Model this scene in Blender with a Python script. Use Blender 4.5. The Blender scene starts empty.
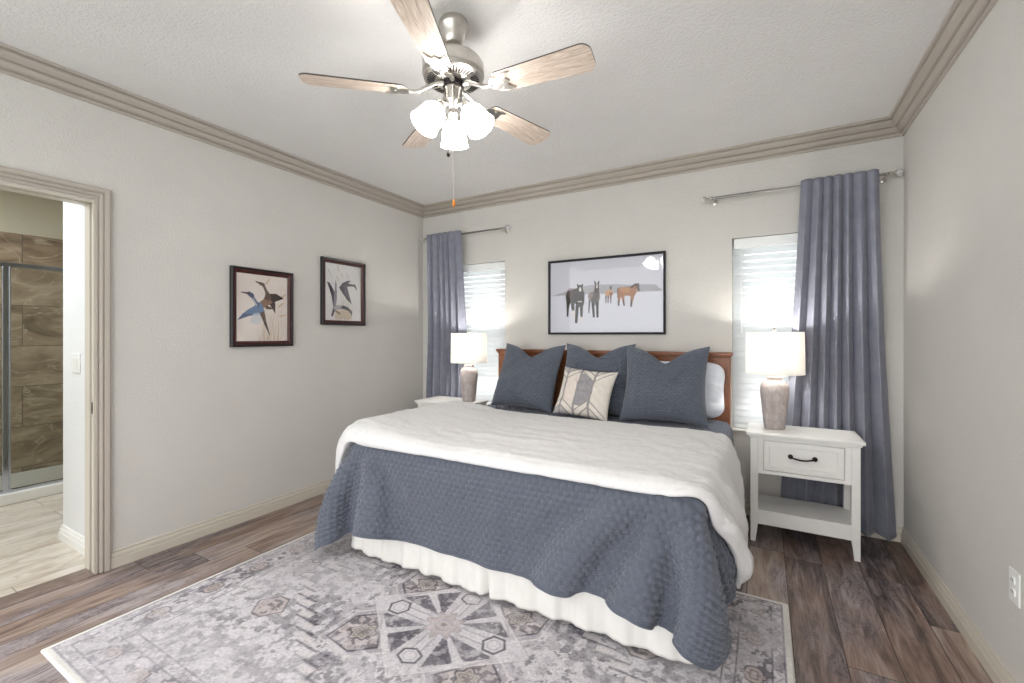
import bpy, bmesh, math, random
import numpy as np
from mathutils import Vector, Matrix
from mathutils.bvhtree import BVHTree

S = bpy.context.scene
C = bpy.context.collection
random.seed(7)
RNG = np.random.default_rng(7)
PI = math.pi

# ------------------------------------------------------------------ camera, sky, exposure
H = 1.295                       # eye height
XL, XR, YB, ZC = -3.165, 0.762, 3.632, 2.66     # bedroom: left wall, right wall, back wall, ceiling
YF = -1.5                       # walls run this far behind the camera
FX, FY = -1.171, 1.540           # ceiling fan axis
BX = -1.18                      # bed centre line

cd = bpy.data.cameras.new('camera')
cam = bpy.data.objects.new('camera', cd)
C.objects.link(cam)
cam.location = (0, 0, H)
cam.rotation_euler = (PI / 2, 0, math.radians(29.695))
cd.sensor_width = 36
cd.lens = 36 * 441.84 / 1024
cd.shift_y = -5.5 / 1024
cd.clip_start = 0.02
S.camera = cam

S.view_settings.view_transform = 'Standard'
S.view_settings.look = 'None'
S.view_settings.gamma = 1
S.view_settings.use_curve_mapping = False
S.view_settings.exposure = 0.67

W = bpy.data.worlds.new('sky')
S.world = W
W.use_nodes = True
nt = W.node_tree
nt.nodes.clear()
wo = nt.nodes.new('ShaderNodeOutputWorld')
wb = nt.nodes.new('ShaderNodeBackground')
wt = nt.nodes.new('ShaderNodeTexCoord')
ws = nt.nodes.new('ShaderNodeSeparateXYZ')
wr = nt.nodes.new('ShaderNodeValToRGB')
nt.links.new(wt.outputs['Generated'], ws.inputs[0])
wm = nt.nodes.new('ShaderNodeMath'); wm.operation = 'MULTIPLY_ADD'
wm.inputs[1].default_value = 0.5; wm.inputs[2].default_value = 0.5
nt.links.new(ws.outputs['Z'], wm.inputs[0])
nt.links.new(wm.outputs[0], wr.inputs[0])
e = wr.color_ramp.elements
e[0].position = 0.40; e[0].color = (0.60, 0.65, 0.65, 1)
e[1].position = 0.54; e[1].color = (1.0, 1.0, 1.0, 1)
nt.links.new(wr.outputs[0], wb.inputs[0])
wb.inputs[1].default_value = 2.3
nt.links.new(wb.outputs[0], wo.inputs[0])


def lamp(name, typ, loc, energy, color=(1, 1, 1), size=0.05, rot=None, size_y=None):
    d = bpy.data.lights.new(name, typ)
    d.energy = energy
    d.color = color
    if typ == 'AREA':
        d.size = size
        if size_y:
            d.shape = 'RECTANGLE'; d.size_y = size_y
    else:
        d.shadow_soft_size = size
    o = bpy.data.objects.new(name, d)
    o.location = loc
    if rot:
        o.rotation_euler = rot
    C.objects.link(o)
    return o


# the bathroom's own ceiling light
lamp('bathroom_light', 'AREA', (-4.55, 0.25, 2.63), 30, (0.88, 0.94, 1.0), 0.9)


# ------------------------------------------------------------------ helpers
def lin(c):
    c = c / 255.0
    return c / 12.92 if c <= 0.04045 else ((c + 0.055) / 1.055) ** 2.4


def rgb(r, g, b):
    return (lin(r), lin(g), lin(b), 1.0)


class NT:
    """small wrapper for building node materials"""
    def __init__(self, name):
        self.m = bpy.data.materials.new(name)
        self.m.use_nodes = True
        self.t = self.m.node_tree
        self.b = self.t.nodes['Principled BSDF']
        self.out = self.t.nodes['Material Output']

    def n(self, typ, **kw):
        o = self.t.nodes.new(typ)
        for k, v in kw.items():
            if isinstance(v, tuple) and k in o.inputs.keys() and not hasattr(o, k):
                o.inputs[k].default_value = v
            elif hasattr(o, k):
                setattr(o, k, v)
            else:
                o.inputs[k].default_value = v
        return o

    def l(self, a, b):
        self.t.links.new(a, b)

    def coord(self, scale=(1, 1, 1), kind='Object', rot=(0, 0, 0)):
        c = self.n('ShaderNodeTexCoord')
        m = self.n('ShaderNodeMapping')
        m.inputs['Scale'].default_value = scale
        m.inputs['Rotation'].default_value = rot
        self.l(c.outputs[kind], m.inputs[0])
        return m.outputs[0]

    def noise(self, vec, scale, detail=4, rough=0.55, dist=0.0):
        o = self.n('ShaderNodeTexNoise')
        o.inputs['Scale'].default_value = scale
        o.inputs['Detail'].default_value = detail
        o.inputs['Roughness'].default_value = rough
        o.inputs['Distortion'].default_value = dist
        if vec is not None:
            self.l(vec, o.inputs['Vector'])
        return o.outputs['Fac']

    def ramp(self, fac, stops):
        o = self.n('ShaderNodeValToRGB')
        r = o.color_ramp
        while len(r.elements) < len(stops):
            r.elements.new(0.5)
        for el, (p, c) in zip(r.elements, stops):
            el.position = p
            el.color = c
        self.l(fac, o.inputs[0])
        return o.outputs[0]

    def mix(self, fac, a, b, mode='MIX'):
        o = self.n('ShaderNodeMix')
        o.data_type = 'RGBA'
        o.blend_type = mode
        for sock, v in ((o.inputs['Factor'], fac), (o.inputs['A'] if False else o.inputs[6], a), (o.inputs[7], b)):
            if hasattr(v, 'is_linked') or hasattr(v, 'links'):
                self.l(v, sock)
            else:
                sock.default_value = v
        return o.outputs[2]

    def math(self, op, a, b=0.0):
        o = self.n('ShaderNodeMath')
        o.operation = op
        for s, v in zip(o.inputs, (a, b)):
            if hasattr(v, 'links'):
                self.l(v, s)
            else:
                s.default_value = v
        return o.outputs[0]

    def bump(self, h, strength=0.3, dist=0.01):
        o = self.n('ShaderNodeBump')
        o.inputs['Strength'].default_value = strength
        o.inputs['Distance'].default_value = dist
        self.l(h, o.inputs['Height'])
        self.l(o.outputs[0], self.b.inputs['Normal'])
        return o

    def set(self, color=None, rough=0.5, metal=0.0, spec=0.5):
        if color is not None:
            if hasattr(color, 'links'):
                self.l(color, self.b.inputs['Base Color'])
            else:
                self.b.inputs['Base Color'].default_value = color
        self.b.inputs['Roughness'].default_value = rough
        self.b.inputs['Metallic'].default_value = metal
        self.b.inputs['Specular IOR Level'].default_value = spec
        return self


def plain(name, color, rough=0.5, metal=0.0, spec=0.5, vary=0.06, scale=20.0, bump=0.0, bscale=80.0):
    """a painted, metal or cloth surface with a slight procedural variation"""
    k = NT(name)
    v = k.coord()
    f = k.noise(v, scale, 3)
    d = tuple(max(0, c * (1 - vary)) for c in color[:3]) + (1,)
    u = tuple(min(1, c * (1 + vary)) for c in color[:3]) + (1,)
    k.set(k.ramp(f, [(0.3, d), (0.7, u)]), rough, metal, spec)
    if bump:
        k.bump(k.noise(v, bscale, 3), bump, 0.004)
    return k.m


def link(o, parent=None):
    C.objects.link(o)
    if parent is not None:
        o.parent = parent
    return o


def tag(o, label=None, cat=None, group=None, kind=None):
    if label: o['label'] = label
    if cat: o['category'] = cat
    if group: o['group'] = group
    if kind: o['kind'] = kind
    return o


def thing(name, label, cat, loc=(0, 0, 0), rz=0.0, group=None):
    o = bpy.data.objects.new(name, None)
    o.empty_display_size = 0.1
    o.location = loc
    o.rotation_euler = (0, 0, rz)
    link(o)
    return tag(o, label, cat, group)


def pt_mesh(name, verts, faces, mat, parent=None, smooth=False, uv=None, kind=None):
    me = bpy.data.meshes.new(name)
    me.from_pydata([tuple(v) for v in verts], [], [tuple(f) for f in faces])
    me.update()
    if smooth:
        me.shade_smooth()
    if mat:
        me.materials.append(mat)
    o = bpy.data.objects.new(name, me)
    link(o, parent)
    if kind:
        o['kind'] = kind
    return o


class MB:
    def __init__(self):
        self.v = []
        self.f = []

    def add(self, vs, fs):
        n = len(self.v)
        self.v += [tuple(p) for p in vs]
        self.f += [tuple(i + n for i in f) for f in fs]
        return self

    def box(self, x0, x1, y0, y1, z0, z1):
        vs = [(x, y, z) for z in (z0, z1) for y in (y0, y1) for x in (x0, x1)]
        return self.add(vs, [(0, 2, 3, 1), (4, 5, 7, 6), (0, 1, 5, 4), (2, 6, 7, 3), (0, 4, 6, 2), (1, 3, 7, 5)])

    def hexa(self, bot, top):
        """bot and top: four points each, counter-clockwise from above"""
        return self.add(list(bot) + list(top), [(3, 2, 1, 0), (4, 5, 6, 7), (0, 1, 5, 4), (1, 2, 6, 5), (2, 3, 7, 6), (3, 0, 4, 7)])

    def lathe(self, prof, n=32, cx=0, cy=0, cz=0, mat=None, cap=True):
        vs, fs = [], []
        for r, z in prof:
            for k in range(n):
                a = 2 * PI * k / n
                vs.append((cx + r * math.cos(a), cy + r * math.sin(a), cz + z))
        for i in range(len(prof) - 1):
            for k in range(n):
                a, b = i * n + k, i * n + (k + 1) % n
                fs.append((a, b, b + n, a + n))
        if cap:
            fs.append(tuple(reversed(range(n))))
            fs.append(tuple((len(prof) - 1) * n + k for k in range(n)))
        if mat is not None:
            vs = [tuple(mat @ Vector(p)) for p in vs]
        return self.add(vs, fs)

    def tube(self, pts, r, n=10, closed=False):
        pts = [Vector(p) for p in pts]
        rs = r if isinstance(r, (list, tuple)) else [r] * len(pts)
        vs, fs = [], []
        up = None
        for i, p in enumerate(pts):
            a = pts[max(i - 1, 0)]
            b = pts[min(i + 1, len(pts) - 1)]
            d = (b - a).normalized()
            if up is None:
                up = Vector((0, 0, 1)) if abs(d.z) < 0.9 else Vector((1, 0, 0))
            s = d.cross(up).normalized()
            up = s.cross(d).normalized()
            for k in range(n):
                t = 2 * PI * k / n
                vs.append(p + (s * math.cos(t) + up * math.sin(t)) * rs[i])
        for i in range(len(pts) - 1):
            for k in range(n):
                a, b = i * n + k, i * n + (k + 1) % n
                fs.append((a, b, b + n, a + n))
        fs.append(tuple(reversed(range(n))))
        fs.append(tuple((len(pts) - 1) * n + k for k in range(n)))
        return self.add(vs, fs)

    def sphere(self, c, r, n=12, sz=1.0):
        prof = [(max(1e-4, r * math.cos(t)), r * sz * math.sin(t)) for t in np.linspace(-PI / 2, PI / 2, n)]
        return self.lathe(prof, n * 2, *c)

    def build(self, name, mat, parent=None, smooth=False, bevel=0.0, seg=2, label=None, kind=None):
        o = pt_mesh(name, self.v, self.f, mat, parent, smooth, kind=kind)
        bm = bmesh.new(); bm.from_mesh(o.data)
        bmesh.ops.recalc_face_normals(bm, faces=bm.faces)
        bm.to_mesh(o.data); bm.free()
        if bevel:
            m = o.modifiers.new('bevel', 'BEVEL')
            m.width = bevel; m.segments = seg; m.limit_method = 'ANGLE'; m.angle_limit = math.radians(35)
        if smooth:
            try:
                o.data.set_sharp_from_angle(angle=math.radians(40))
            except Exception:
                pass
        if label:
            o['label'] = label
        return o


def grid_mesh(name, P, mat, parent=None, uv=None, col=None, smooth=True):
    """P: (ny, nx, 3) array; uv: (ny,nx,2); col: (ny,nx,3) linear colours kept in an attribute named 'pattern'"""
    ny, nx = P.shape[:2]
    me = bpy.data.meshes.new(name)
    idx = np.arange(nx * ny).reshape(ny, nx)
    q = np.stack([idx[:-1, :-1], idx[:-1, 1:], idx[1:, 1:], idx[1:, :-1]], -1).reshape(-1, 4)
    me.vertices.add(nx * ny)
    me.vertices.foreach_set('co', P.reshape(-1).astype(np.float32))
    me.loops.add(q.size)
    me.loops.foreach_set('vertex_index', q.reshape(-1).astype(np.int32))
    me.polygons.add(len(q))
    me.polygons.foreach_set('loop_start', (np.arange(len(q)) * 4).astype(np.int32))
    me.polygons.foreach_set('loop_total', np.full(len(q), 4, np.int32))
    me.update(calc_edges=True)
    if uv is not None:
        ul = me.uv_layers.new(name='UVMap')
        ul.data.foreach_set('uv', uv.reshape(-1, 2)[q.reshape(-1)].reshape(-1).astype(np.float32))
    if col is not None:
        a = me.color_attributes.new('pattern', 'FLOAT_COLOR', 'POINT')
        c4 = np.concatenate([col.reshape(-1, 3), np.ones((nx * ny, 1))], 1)
        a.data.foreach_set('color', c4.reshape(-1).astype(np.float32))
    if smooth:
        me.shade_smooth()
    me.materials.append(mat)
    o = bpy.data.objects.new(name, me)
    link(o, parent)
    return o


def upsample(P, fy, fx):
    """smooth (Catmull-Rom) upsampling of a grid of points"""
    def up(A, f):
        n = A.shape[0]
        t = np.linspace(0, n - 1, (n - 1) * f + 1)
        i = np.clip(np.floor(t).astype(int), 0, n - 2)
        u = (t - i).reshape((-1,) + (1,) * (A.ndim - 1))
        g = lambda k: A[np.clip(i + k, 0, n - 1)]
        a, b, c, d = g(-1), g(0), g(1), g(2)
        return 0.5 * (2 * b + (c - a) * u + (2 * a - 5 * b + 4 * c - d) * u ** 2 + (3 * b - a - 3 * c + d) * u ** 3)
    Q = up(P, fy)
    return np.swapaxes(up(np.swapaxes(Q, 0, 1), fx), 0, 1)


def grid_normals(P):
    du = np.gradient(P, axis=1)
    dv = np.gradient(P, axis=0)
    n = np.cross(du, dv)
    return n / (np.linalg.norm(n, axis=-1, keepdims=True) + 1e-12)


def vnoise(x, y, seed=0):
    """smooth value noise in [0,1]"""
    r = np.random.default_rng(seed).random((256, 256))
    xi = np.floor(x).astype(int); yi = np.floor(y).astype(int)
    u = x - xi; v = y - yi
    u = u * u * (3 - 2 * u); v = v * v * (3 - 2 * v)
    g = lambda a, b: r[a % 256, b % 256]
    return (g(xi, yi) * (1 - u) + g(xi + 1, yi) * u) * (1 - v) + (g(xi, yi + 1) * (1 - u) + g(xi + 1, yi + 1) * u) * v


def fbm(x, y, seed=0, o=4):
    s, a, t = 0, 0.5, 0
    for k in range(o):
        s = s + a * vnoise(x * 2 ** k + 17 * k, y * 2 ** k + 31 * k, seed + k)
        t += a; a *= 0.5
    return s / t


def simulate(P, rest, collide, steps=170, iters=12, pin=None, damp=0.95, g=3.0, late=None, bend4=0.03, bend2=0.2):
    """cloth by position-based dynamics on a grid; rest is the flat cloth's own shape"""
    P = P.copy(); Q = P.copy()
    cons = []
    ny, nx = P.shape[:2]
    def pair(dy, dx, k):
        a = (slice(max(0, -dy), ny - max(0, dy)), slice(max(0, -dx), nx - max(0, dx)))
        b = (slice(max(0, dy), ny if dy >= 0 else ny + dy), slice(max(0, dx), nx if dx >= 0 else nx + dx))
        r = np.linalg.norm(rest[b] - rest[a], axis=-1, keepdims=True)
        cons.append((a, b, r, k))
    pair(0, 1, 1); pair(1, 0, 1); pair(1, 1, 0.6); pair(1, -1, 0.6)
    pair(0, 2, bend2); pair(2, 0, bend2); pair(0, 4, bend4); pair(4, 0, bend4)
    for k in (6, 14):                             # a long thread never stretches
        pair(0, k, -1.0); pair(k, 0, -1.0)
    if pin is not None:
        fixed = P[pin].copy()
    dt = 1 / 60
    for s in range(steps):
        V = (P - Q) * damp
        Q = P.copy()
        P = P + V
        P[..., 2] -= g * dt * dt
        for it in range(iters):
            for a, b, r, k in cons:
                d = P[b] - P[a]
                L = np.linalg.norm(d, axis=-1, keepdims=True) + 1e-9
                c = d * ((np.maximum(L - r, 0) if k < 0 else L - r) / L) * (0.25 * abs(k))
                P[a] += c
                P[b] -= c
            if it % 3 == 2:
                P, hit = collide(P)
            if pin is not None:
                P[pin] = fixed
        P, hit = collide(P)
        Q = np.where(hit[..., None], Q + (P - Q) * 0.75, Q)
        if late and s > steps - 60 and s % 3 == 0:
            P = late(P)
    return P


def box_collider(lo, hi, r, floor, lim=None):
    lo = np.array(lo); hi = np.array(hi)
    c = (lo + hi) / 2; h = (hi - lo) / 2 - r
    def f(P):
        d = P - c
        q = np.abs(d) - h
        qo = np.maximum(q, 0)
        L = np.linalg.norm(qo, axis=-1)
        inside = L < 1e-9
        dist = np.where(inside, np.max(q, -1), L) - r
        n = np.where(inside[..., None], (q >= np.max(q, -1, keepdims=True)) * 1.0, qo / (L[..., None] + 1e-9)) * np.sign(d)
        hit = dist < 0
        P = P - np.where(hit[..., None], n * dist[..., None], 0)
        if lim is not None:                        # the hanging sides stay near the bed and buckle into folds
            over = np.where(inside | (P[..., 2] > hi[2] - 0.10), 0, dist - lim(P))
            P = P - np.where((over > 0)[..., None], n * np.array([1, 1, 0]) * over[..., None] * 0.06, 0)
        fl = P[..., 2] < floor
        P[..., 2] = np.maximum(P[..., 2], floor)
        return P, hit | fl
    return f


# ------------------------------------------------------------------ materials
def wall_mat(name, color, rough=0.85, bs=0.35, sc=120):
    k = NT(name)
    v = k.coord()
    f = k.noise(v, 3.0, 3)
    d = tuple(c * 0.97 for c in color[:3]) + (1,)
    k.set(k.ramp(f, [(0.35, d), (0.65, color)]), rough, 0, 0.3)
    a = k.noise(v, sc, 3, 0.6)
    b = k.ramp(a, [(0.40, (0, 0, 0, 1)), (0.62, (1, 1, 1, 1))])
    k.bump(b, bs, 0.004)
    return k.m


M = {}
M['wall'] = wall_mat('wall_paint', rgb(214, 211, 206))
M['ceiling'] = wall_mat('ceiling_paint', rgb(232, 230, 228), 0.9, 0.55, 75)
M['bath_wall'] = wall_mat('bathroom_paint', rgb(212, 205, 182))
M['bath_white'] = wall_mat('bathroom_white_paint', rgb(232, 233, 234))
M['trim'] = plain('taupe_trim_paint', rgb(180, 171, 161), 0.4, vary=0.008)
M['base'] = plain('cream_trim_paint', rgb(204, 197, 184), 0.4, vary=0.008)
M['white_paint'] = plain('white_furniture_paint', rgb(240, 239, 236), 0.35, vary=0.02)
M['white_plastic'] = plain('white_plastic', rgb(242, 242, 240), 0.3, vary=0.02)
M['vinyl'] = plain('white_vinyl', rgb(238, 240, 240), 0.35, vary=0.02)
M['nickel'] = plain('brushed_nickel', rgb(196, 192, 186), 0.28, 1.0, vary=0.08, scale=60)
M['rod'] = plain('satin_nickel_rod', rgb(150, 147, 144), 0.35, 1.0, vary=0.08, scale=60)
M['chrome'] = plain('chrome', rgb(205, 212, 224), 0.12, 1.0, vary=0.03)
M['dark_metal'] = plain('dark_bronze', rgb(38, 34, 34), 0.4, 0.7, vary=0.1)
M['black_frame'] = plain('black_frame_lacquer', rgb(26, 25, 32), 0.3, vary=0.15)
M['steel'] = plain('strike_steel', rgb(190, 190, 190), 0.3, 1.0)
M['dark_steel'] = plain('dark_steel', rgb(92, 90, 88), 0.35, 0.8)
M['tub'] = plain('white_acrylic', rgb(238, 236, 230), 0.3, vary=0.02)
M['bed_linen'] = plain('white_skirt_cotton', rgb(229, 227, 223), 0.9, vary=0.03, scale=12, bump=0.15, bscale=300)
M['pillow_white'] = plain('pale_blue_white_cotton', rgb(226, 231, 240), 0.9, vary=0.03, bump=0.15, bscale=40)
M['mattress'] = plain('mattress_ticking', rgb(225, 224, 220), 0.9)


def wood(name, dark, mid, light, rough=0.4, scale=(1, 1, 1), coat=0.0, kind='Object'):
    k = NT(name)
    v = k.coord(scale, kind)
    f = k.noise(v, 6, 6, 0.6, 1.2)
    g = k.noise(v, 40, 3, 0.5)
    m = k.math('ADD', k.math('MULTIPLY', f, 0.8), k.math('MULTIPLY', g, 0.2))
    k.set(k.ramp(m, [(0.30, dark), (0.5, mid), (0.70, light)]), rough)
    k.b.inputs['Coat Weight'].default_value = coat
    return k.m


M['bed_wood'] = wood('cherry_brown_wood', rgb(92, 52, 30), rgb(130, 78, 47), rgb(152, 96, 62), 0.35, (1.2, 8, 8))
M['bed_wood_v'] = wood('cherry_brown_wood_upright', rgb(92, 52, 30), rgb(130, 78, 47), rgb(152, 96, 62), 0.35, (8, 8, 1.2))
M['frame_wood'] = wood('mahogany_frame', rgb(40, 16, 16), rgb(64, 26, 24), rgb(92, 40, 34), 0.3, (6, 6, 6))
M['frame_dark'] = plain('dark_frame_edge', rgb(24, 18, 24), 0.35, vary=0.15)

# whitewashed oak of the fan blades: grain runs along each blade's own length (object x)
k = NT('washed_oak_blade')
v = k.coord((2.0, 16, 16))
f = k.noise(v, 3.0, 6, 0.65, 1.5)
k.set(k.ramp(f, [(0.32, rgb(172, 150, 130)), (0.5, rgb(212, 194, 178)), (0.68, rgb(232, 220, 208))]), 0.45)
M['blade'] = k.m
M['blade_edge'] = plain('blade_edge', rgb(70, 60, 54), 0.5)


def floor_material():
    k = NT('weathered_plank_floor')
    co = k.n('ShaderNodeTexCoord')
    sx = k.n('ShaderNodeSeparateXYZ')
    k.l(co.outputs['Object'], sx.inputs[0])
    PW, PL = 0.180, 1.22
    X = k.math('DIVIDE', k.math('ADD', sx.outputs['X'], 20.0 + 0.055), PW)
    col = k.math('FLOOR', X)
    fx = k.math('FRACT', X)
    wn = k.n('ShaderNodeTexWhiteNoise'); wn.noise_dimensions = '1D'
    k.l(col, wn.inputs['W'])
    Y = k.math('ADD', k.math('DIVIDE', k.math('ADD', sx.outputs['Y'], 20.0), PL), wn.outputs['Value'])
    row = k.math('FLOOR', Y)
    fy = k.math('FRACT', Y)
    cv = k.n('ShaderNodeCombineXYZ')
    k.l(col, cv.inputs[0]); k.l(row, cv.inputs[1])
    wn2 = k.n('ShaderNodeTexWhiteNoise'); wn2.noise_dimensions = '2D'
    k.l(cv.outputs[0], wn2.inputs['Vector'])
    # grain, shifted for each plank
    off = k.n('ShaderNodeVectorMath'); off.operation = 'MULTIPLY_ADD'
    k.l(wn2.outputs['Color'], off.inputs[0]); off.inputs[1].default_value = (7, 11, 5)
    k.l(co.outputs['Object'], off.inputs[2])
    mp = k.n('ShaderNodeMapping'); mp.inputs['Scale'].default_value = (9, 1.3, 1)
    k.l(off.outputs[0], mp.inputs[0])
    g1 = k.noise(mp.outputs[0], 1.6, 6, 0.62, 1.3)
    mp2 = k.n('ShaderNodeMapping'); mp2.inputs['Scale'].default_value = (60, 3, 1)
    k.l(off.outputs[0], mp2.inputs[0])
    g2 = k.noise(mp2.outputs[0], 1.5, 4, 0.6)
    mp3 = k.n('ShaderNodeMapping'); mp3.inputs['Scale'].default_value = (3.5, 1.2, 1)
    k.l(off.outputs[0], mp3.inputs[0])
    g3 = k.noise(mp3.outputs[0], 1.2, 3, 0.5)
    mp4 = k.n('ShaderNodeMapping'); mp4.inputs['Scale'].default_value = (10, 2.6, 1)
    k.l(off.outputs[0], mp4.inputs[0])
    g4 = k.noise(mp4.outputs[0], 1.1, 5, 0.65, 2.4)
    crack = k.math('MULTIPLY', k.ramp(k.math('ABSOLUTE', k.math('SUBTRACT', g4, 0.5)), [(0.0, (1, 1, 1, 1)), (0.03, (0, 0, 0, 1))]),
                   k.ramp(g3, [(0.46, (0, 0, 0, 1)), (0.60, (1, 1, 1, 1))]))
    t = k.math('ADD', k.math('MULTIPLY', g1, 0.66), k.math('MULTIPLY', g2, 0.26))
    t = k.math('ADD', t, k.math('MULTIPLY', wn2.outputs['Value'], 0.22))
    t = k.math('SUBTRACT', k.math('SUBTRACT', t, k.math('MULTIPLY', crack, 0.16)), 0.02)
    base = k.ramp(t, [(0.30, rgb(50, 39, 36)), (0.43, rgb(102, 83, 74)), (0.54, rgb(140, 118, 106)), (0.70, rgb(180, 163, 151))])
    grey = k.ramp(t, [(0.30, rgb(50, 42, 44)), (0.44, rgb(102, 91, 92)), (0.56, rgb(138, 126, 126)), (0.72, rgb(178, 168, 168))])
    c = k.mix(k.ramp(g3, [(0.42, (0, 0, 0, 1)), (0.60, (1, 1, 1, 1))]), base, grey)
    # seams between planks
    ex = k.math('MULTIPLY', k.math('MINIMUM', fx, k.math('SUBTRACT', 1.0, fx)), PW)
    ey = k.math('MULTIPLY', k.math('MINIMUM', fy, k.math('SUBTRACT', 1.0, fy)), PL)
    ed = k.math('MINIMUM', ex, ey)
    seam = k.math('LESS_THAN', ed, 0.0016)
    c = k.mix(seam, c, rgb(38, 30, 28))
    k.set(c, 0.42, 0, 0.45)
    hb = k.math('SUBTRACT', k.math('ADD', g2, g1), k.math('MULTIPLY', seam, 1.0))
    k.bump(hb, 0.25, 0.003)
    return k.m


M['floor'] = floor_material()


def tile_material(name, w, h, stops, vein, mortar, axes='XY', rough=0.35, nscale=3.0, shift=0.0, vs=(1, 1, 1)):
    k = NT(name)
    co = k.n('ShaderNodeTexCoord')
    sx = k.n('ShaderNodeSeparateXYZ')
    k.l(co.outputs['Object'], sx.inputs[0])
    A = k.math('DIVIDE', k.math('ADD', sx.outputs[axes[0]], 20.0), w)
    B = k.math('DIVIDE', k.math('ADD', sx.outputs[axes[1]], 20.0 + shift), h)
    row = k.math('FLOOR', B)
    A = k.math('ADD', A, k.math('MULTIPLY', row, 0.5))
    cv = k.n('ShaderNodeCombineXYZ')
    k.l(k.math('FLOOR', A), cv.inputs[0]); k.l(row, cv.inputs[1])
    wn = k.n('ShaderNodeTexWhiteNoise'); wn.noise_dimensions = '2D'
    k.l(cv.outputs[0], wn.inputs['Vector'])
    off = k.n('ShaderNodeVectorMath'); off.operation = 'MULTIPLY_ADD'
    k.l(wn.outputs['Color'], off.inputs[0]); off.inputs[1].default_value = (9, 13, 5)
    k.l(co.outputs['Object'], off.inputs[2])
    mp = k.n('ShaderNodeMapping'); mp.inputs['Scale'].default_value = vs
    k.l(off.outputs[0], mp.inputs[0])
    n1 = k.noise(mp.outputs[0], nscale, 5, 0.6, 1.6)
    base = k.ramp(n1, stops)
    n2 = k.noise(mp.outputs[0], nscale * 0.8, 3, 0.5, 2.2)
    band = k.math('ABSOLUTE', k.math('SUBTRACT', n2, 0.5))
    base = k.mix(k.ramp(band, [(0.0, (0.75, 0.75, 0.75, 1)), (0.018, (0, 0, 0, 1))]), base, vein)
    fa, fb = k.math('FRACT', A), k.math('FRACT', B)
    ex = k.math('MULTIPLY', k.math('MINIMUM', fa, k.math('SUBTRACT', 1.0, fa)), w)
    ey = k.math('MULTIPLY', k.math('MINIMUM', fb, k.math('SUBTRACT', 1.0, fb)), h)
    seam = k.math('LESS_THAN', k.math('MINIMUM', ex, ey), 0.003)
    c = k.mix(seam, base, mortar)
    k.set(c, rough)
    k.bump(k.math('SUBTRACT', 1.0, seam), 0.3, 0.002)
    return k.m


M['stone_tile'] = tile_material('brown_swirl_stone_tile', 0.60, 0.372,
                                [(0.30, rgb(112, 95, 78)), (0.5, rgb(156, 136, 113)), (0.72, rgb(196, 176, 152))],
                                rgb(198, 182, 158), rgb(112, 100, 86), 'YZ', 0.3, 1.6, 0.0, (1, 1, 2.2))
M['bath_floor'] = tile_material('pale_travertine_floor_tile', 0.92, 0.235,
                                [(0.28, rgb(176, 158, 138)), (0.5, rgb(208, 198, 184)), (0.75, rgb(226, 221, 212))],
                                rgb(186, 172, 156), rgb(158, 148, 138), 'YX', 0.35, 2.0, 0.06, (2.5, 1, 1))


def glass_mat(name, tint=(1, 1, 1, 1), refl=0.5):
    k = NT(name)
    tr = k.n('ShaderNodeBsdfTransparent'); tr.inputs[0].default_value = tint
    gl = k.n('ShaderNodeBsdfGlossy'); gl.inputs['Roughness'].default_value = 0.02
    fr = k.n('ShaderNodeFresnel'); fr.inputs[0].default_value = 1.5
    mx = k.n('ShaderNodeMixShader')
    k.l(k.math('MULTIPLY', fr.outputs[0], refl), mx.inputs[0])
    k.l(tr.outputs[0], mx.inputs[1]); k.l(gl.outputs[0], mx.inputs[2])
    k.l(mx.outputs[0], k.out.inputs[0])
    return k.m


M['glass'] = glass_mat('clear_glass', (1, 1, 1, 1), 0.6)
M['picture_glass'] = glass_mat('picture_glass', (1, 1, 1, 1), 0.6)
M['shower_glass'] = glass_mat('shower_glass', (0.93, 0.95, 0.94, 1), 0.5)


def pattern_mat(name, rough=0.9, noise_scale=60, amount=0.12, bump=0.2, bscale=400, spec=0.3):
    k = NT(name)
    a = k.n('ShaderNodeAttribute'); a.attribute_name = 'pattern'
    v = k.coord()
    f = k.noise(v, noise_scale, 3)
    sh = k.ramp(f, [(0.3, (1 - amount,) * 3 + (1,)), (0.7, (1, 1, 1, 1))])
    k.set(k.mix(1.0, a.outputs['Color'], sh, 'MULTIPLY'), rough, 0, spec)
    if bump:
        k.bump(k.noise(v, bscale, 2), bump, 0.002)
    return k.m


M['rug'] = pattern_mat('vintage_rug_pile', 0.95, 90, 0.22, 0.4, 350, 0.1)
M['print'] = pattern_mat('printed_paper', 0.6, 30, 0.03, 0, 1)
M['cushion_print'] = pattern_mat('appliqued_cotton', 0.95, 120, 0.12, 0.4, 260, 0.1)


def cloth_mat(name, color, color2, scale=30, transl=0.0, bump=0.2, bscale=500, sheen=0.2, rough=0.9):
    k = NT(name)
    v = k.coord()
    f = k.noise(v, scale, 4)
    c = k.ramp(f, [(0.3, color), (0.7, color2)])
    k.set(c, rough, 0, 0.15)
    k.b.inputs['Sheen Weight'].default_value = sheen
    k.b.inputs['Sheen Roughness'].default_value = 0.5
    k.bump(k.noise(v, bscale, 2), bump, 0.002)
    if transl:
        t = k.n('ShaderNodeBsdfTranslucent')
        k.l(c, t.inputs[0])
        mx = k.n('ShaderNodeMixShader'); mx.inputs[0].default_value = transl
        k.l(k.b.outputs[0], mx.inputs[1]); k.l(t.outputs[0], mx.inputs[2])
        k.l(mx.outputs[0], k.out.inputs[0])
    return k.m


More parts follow.
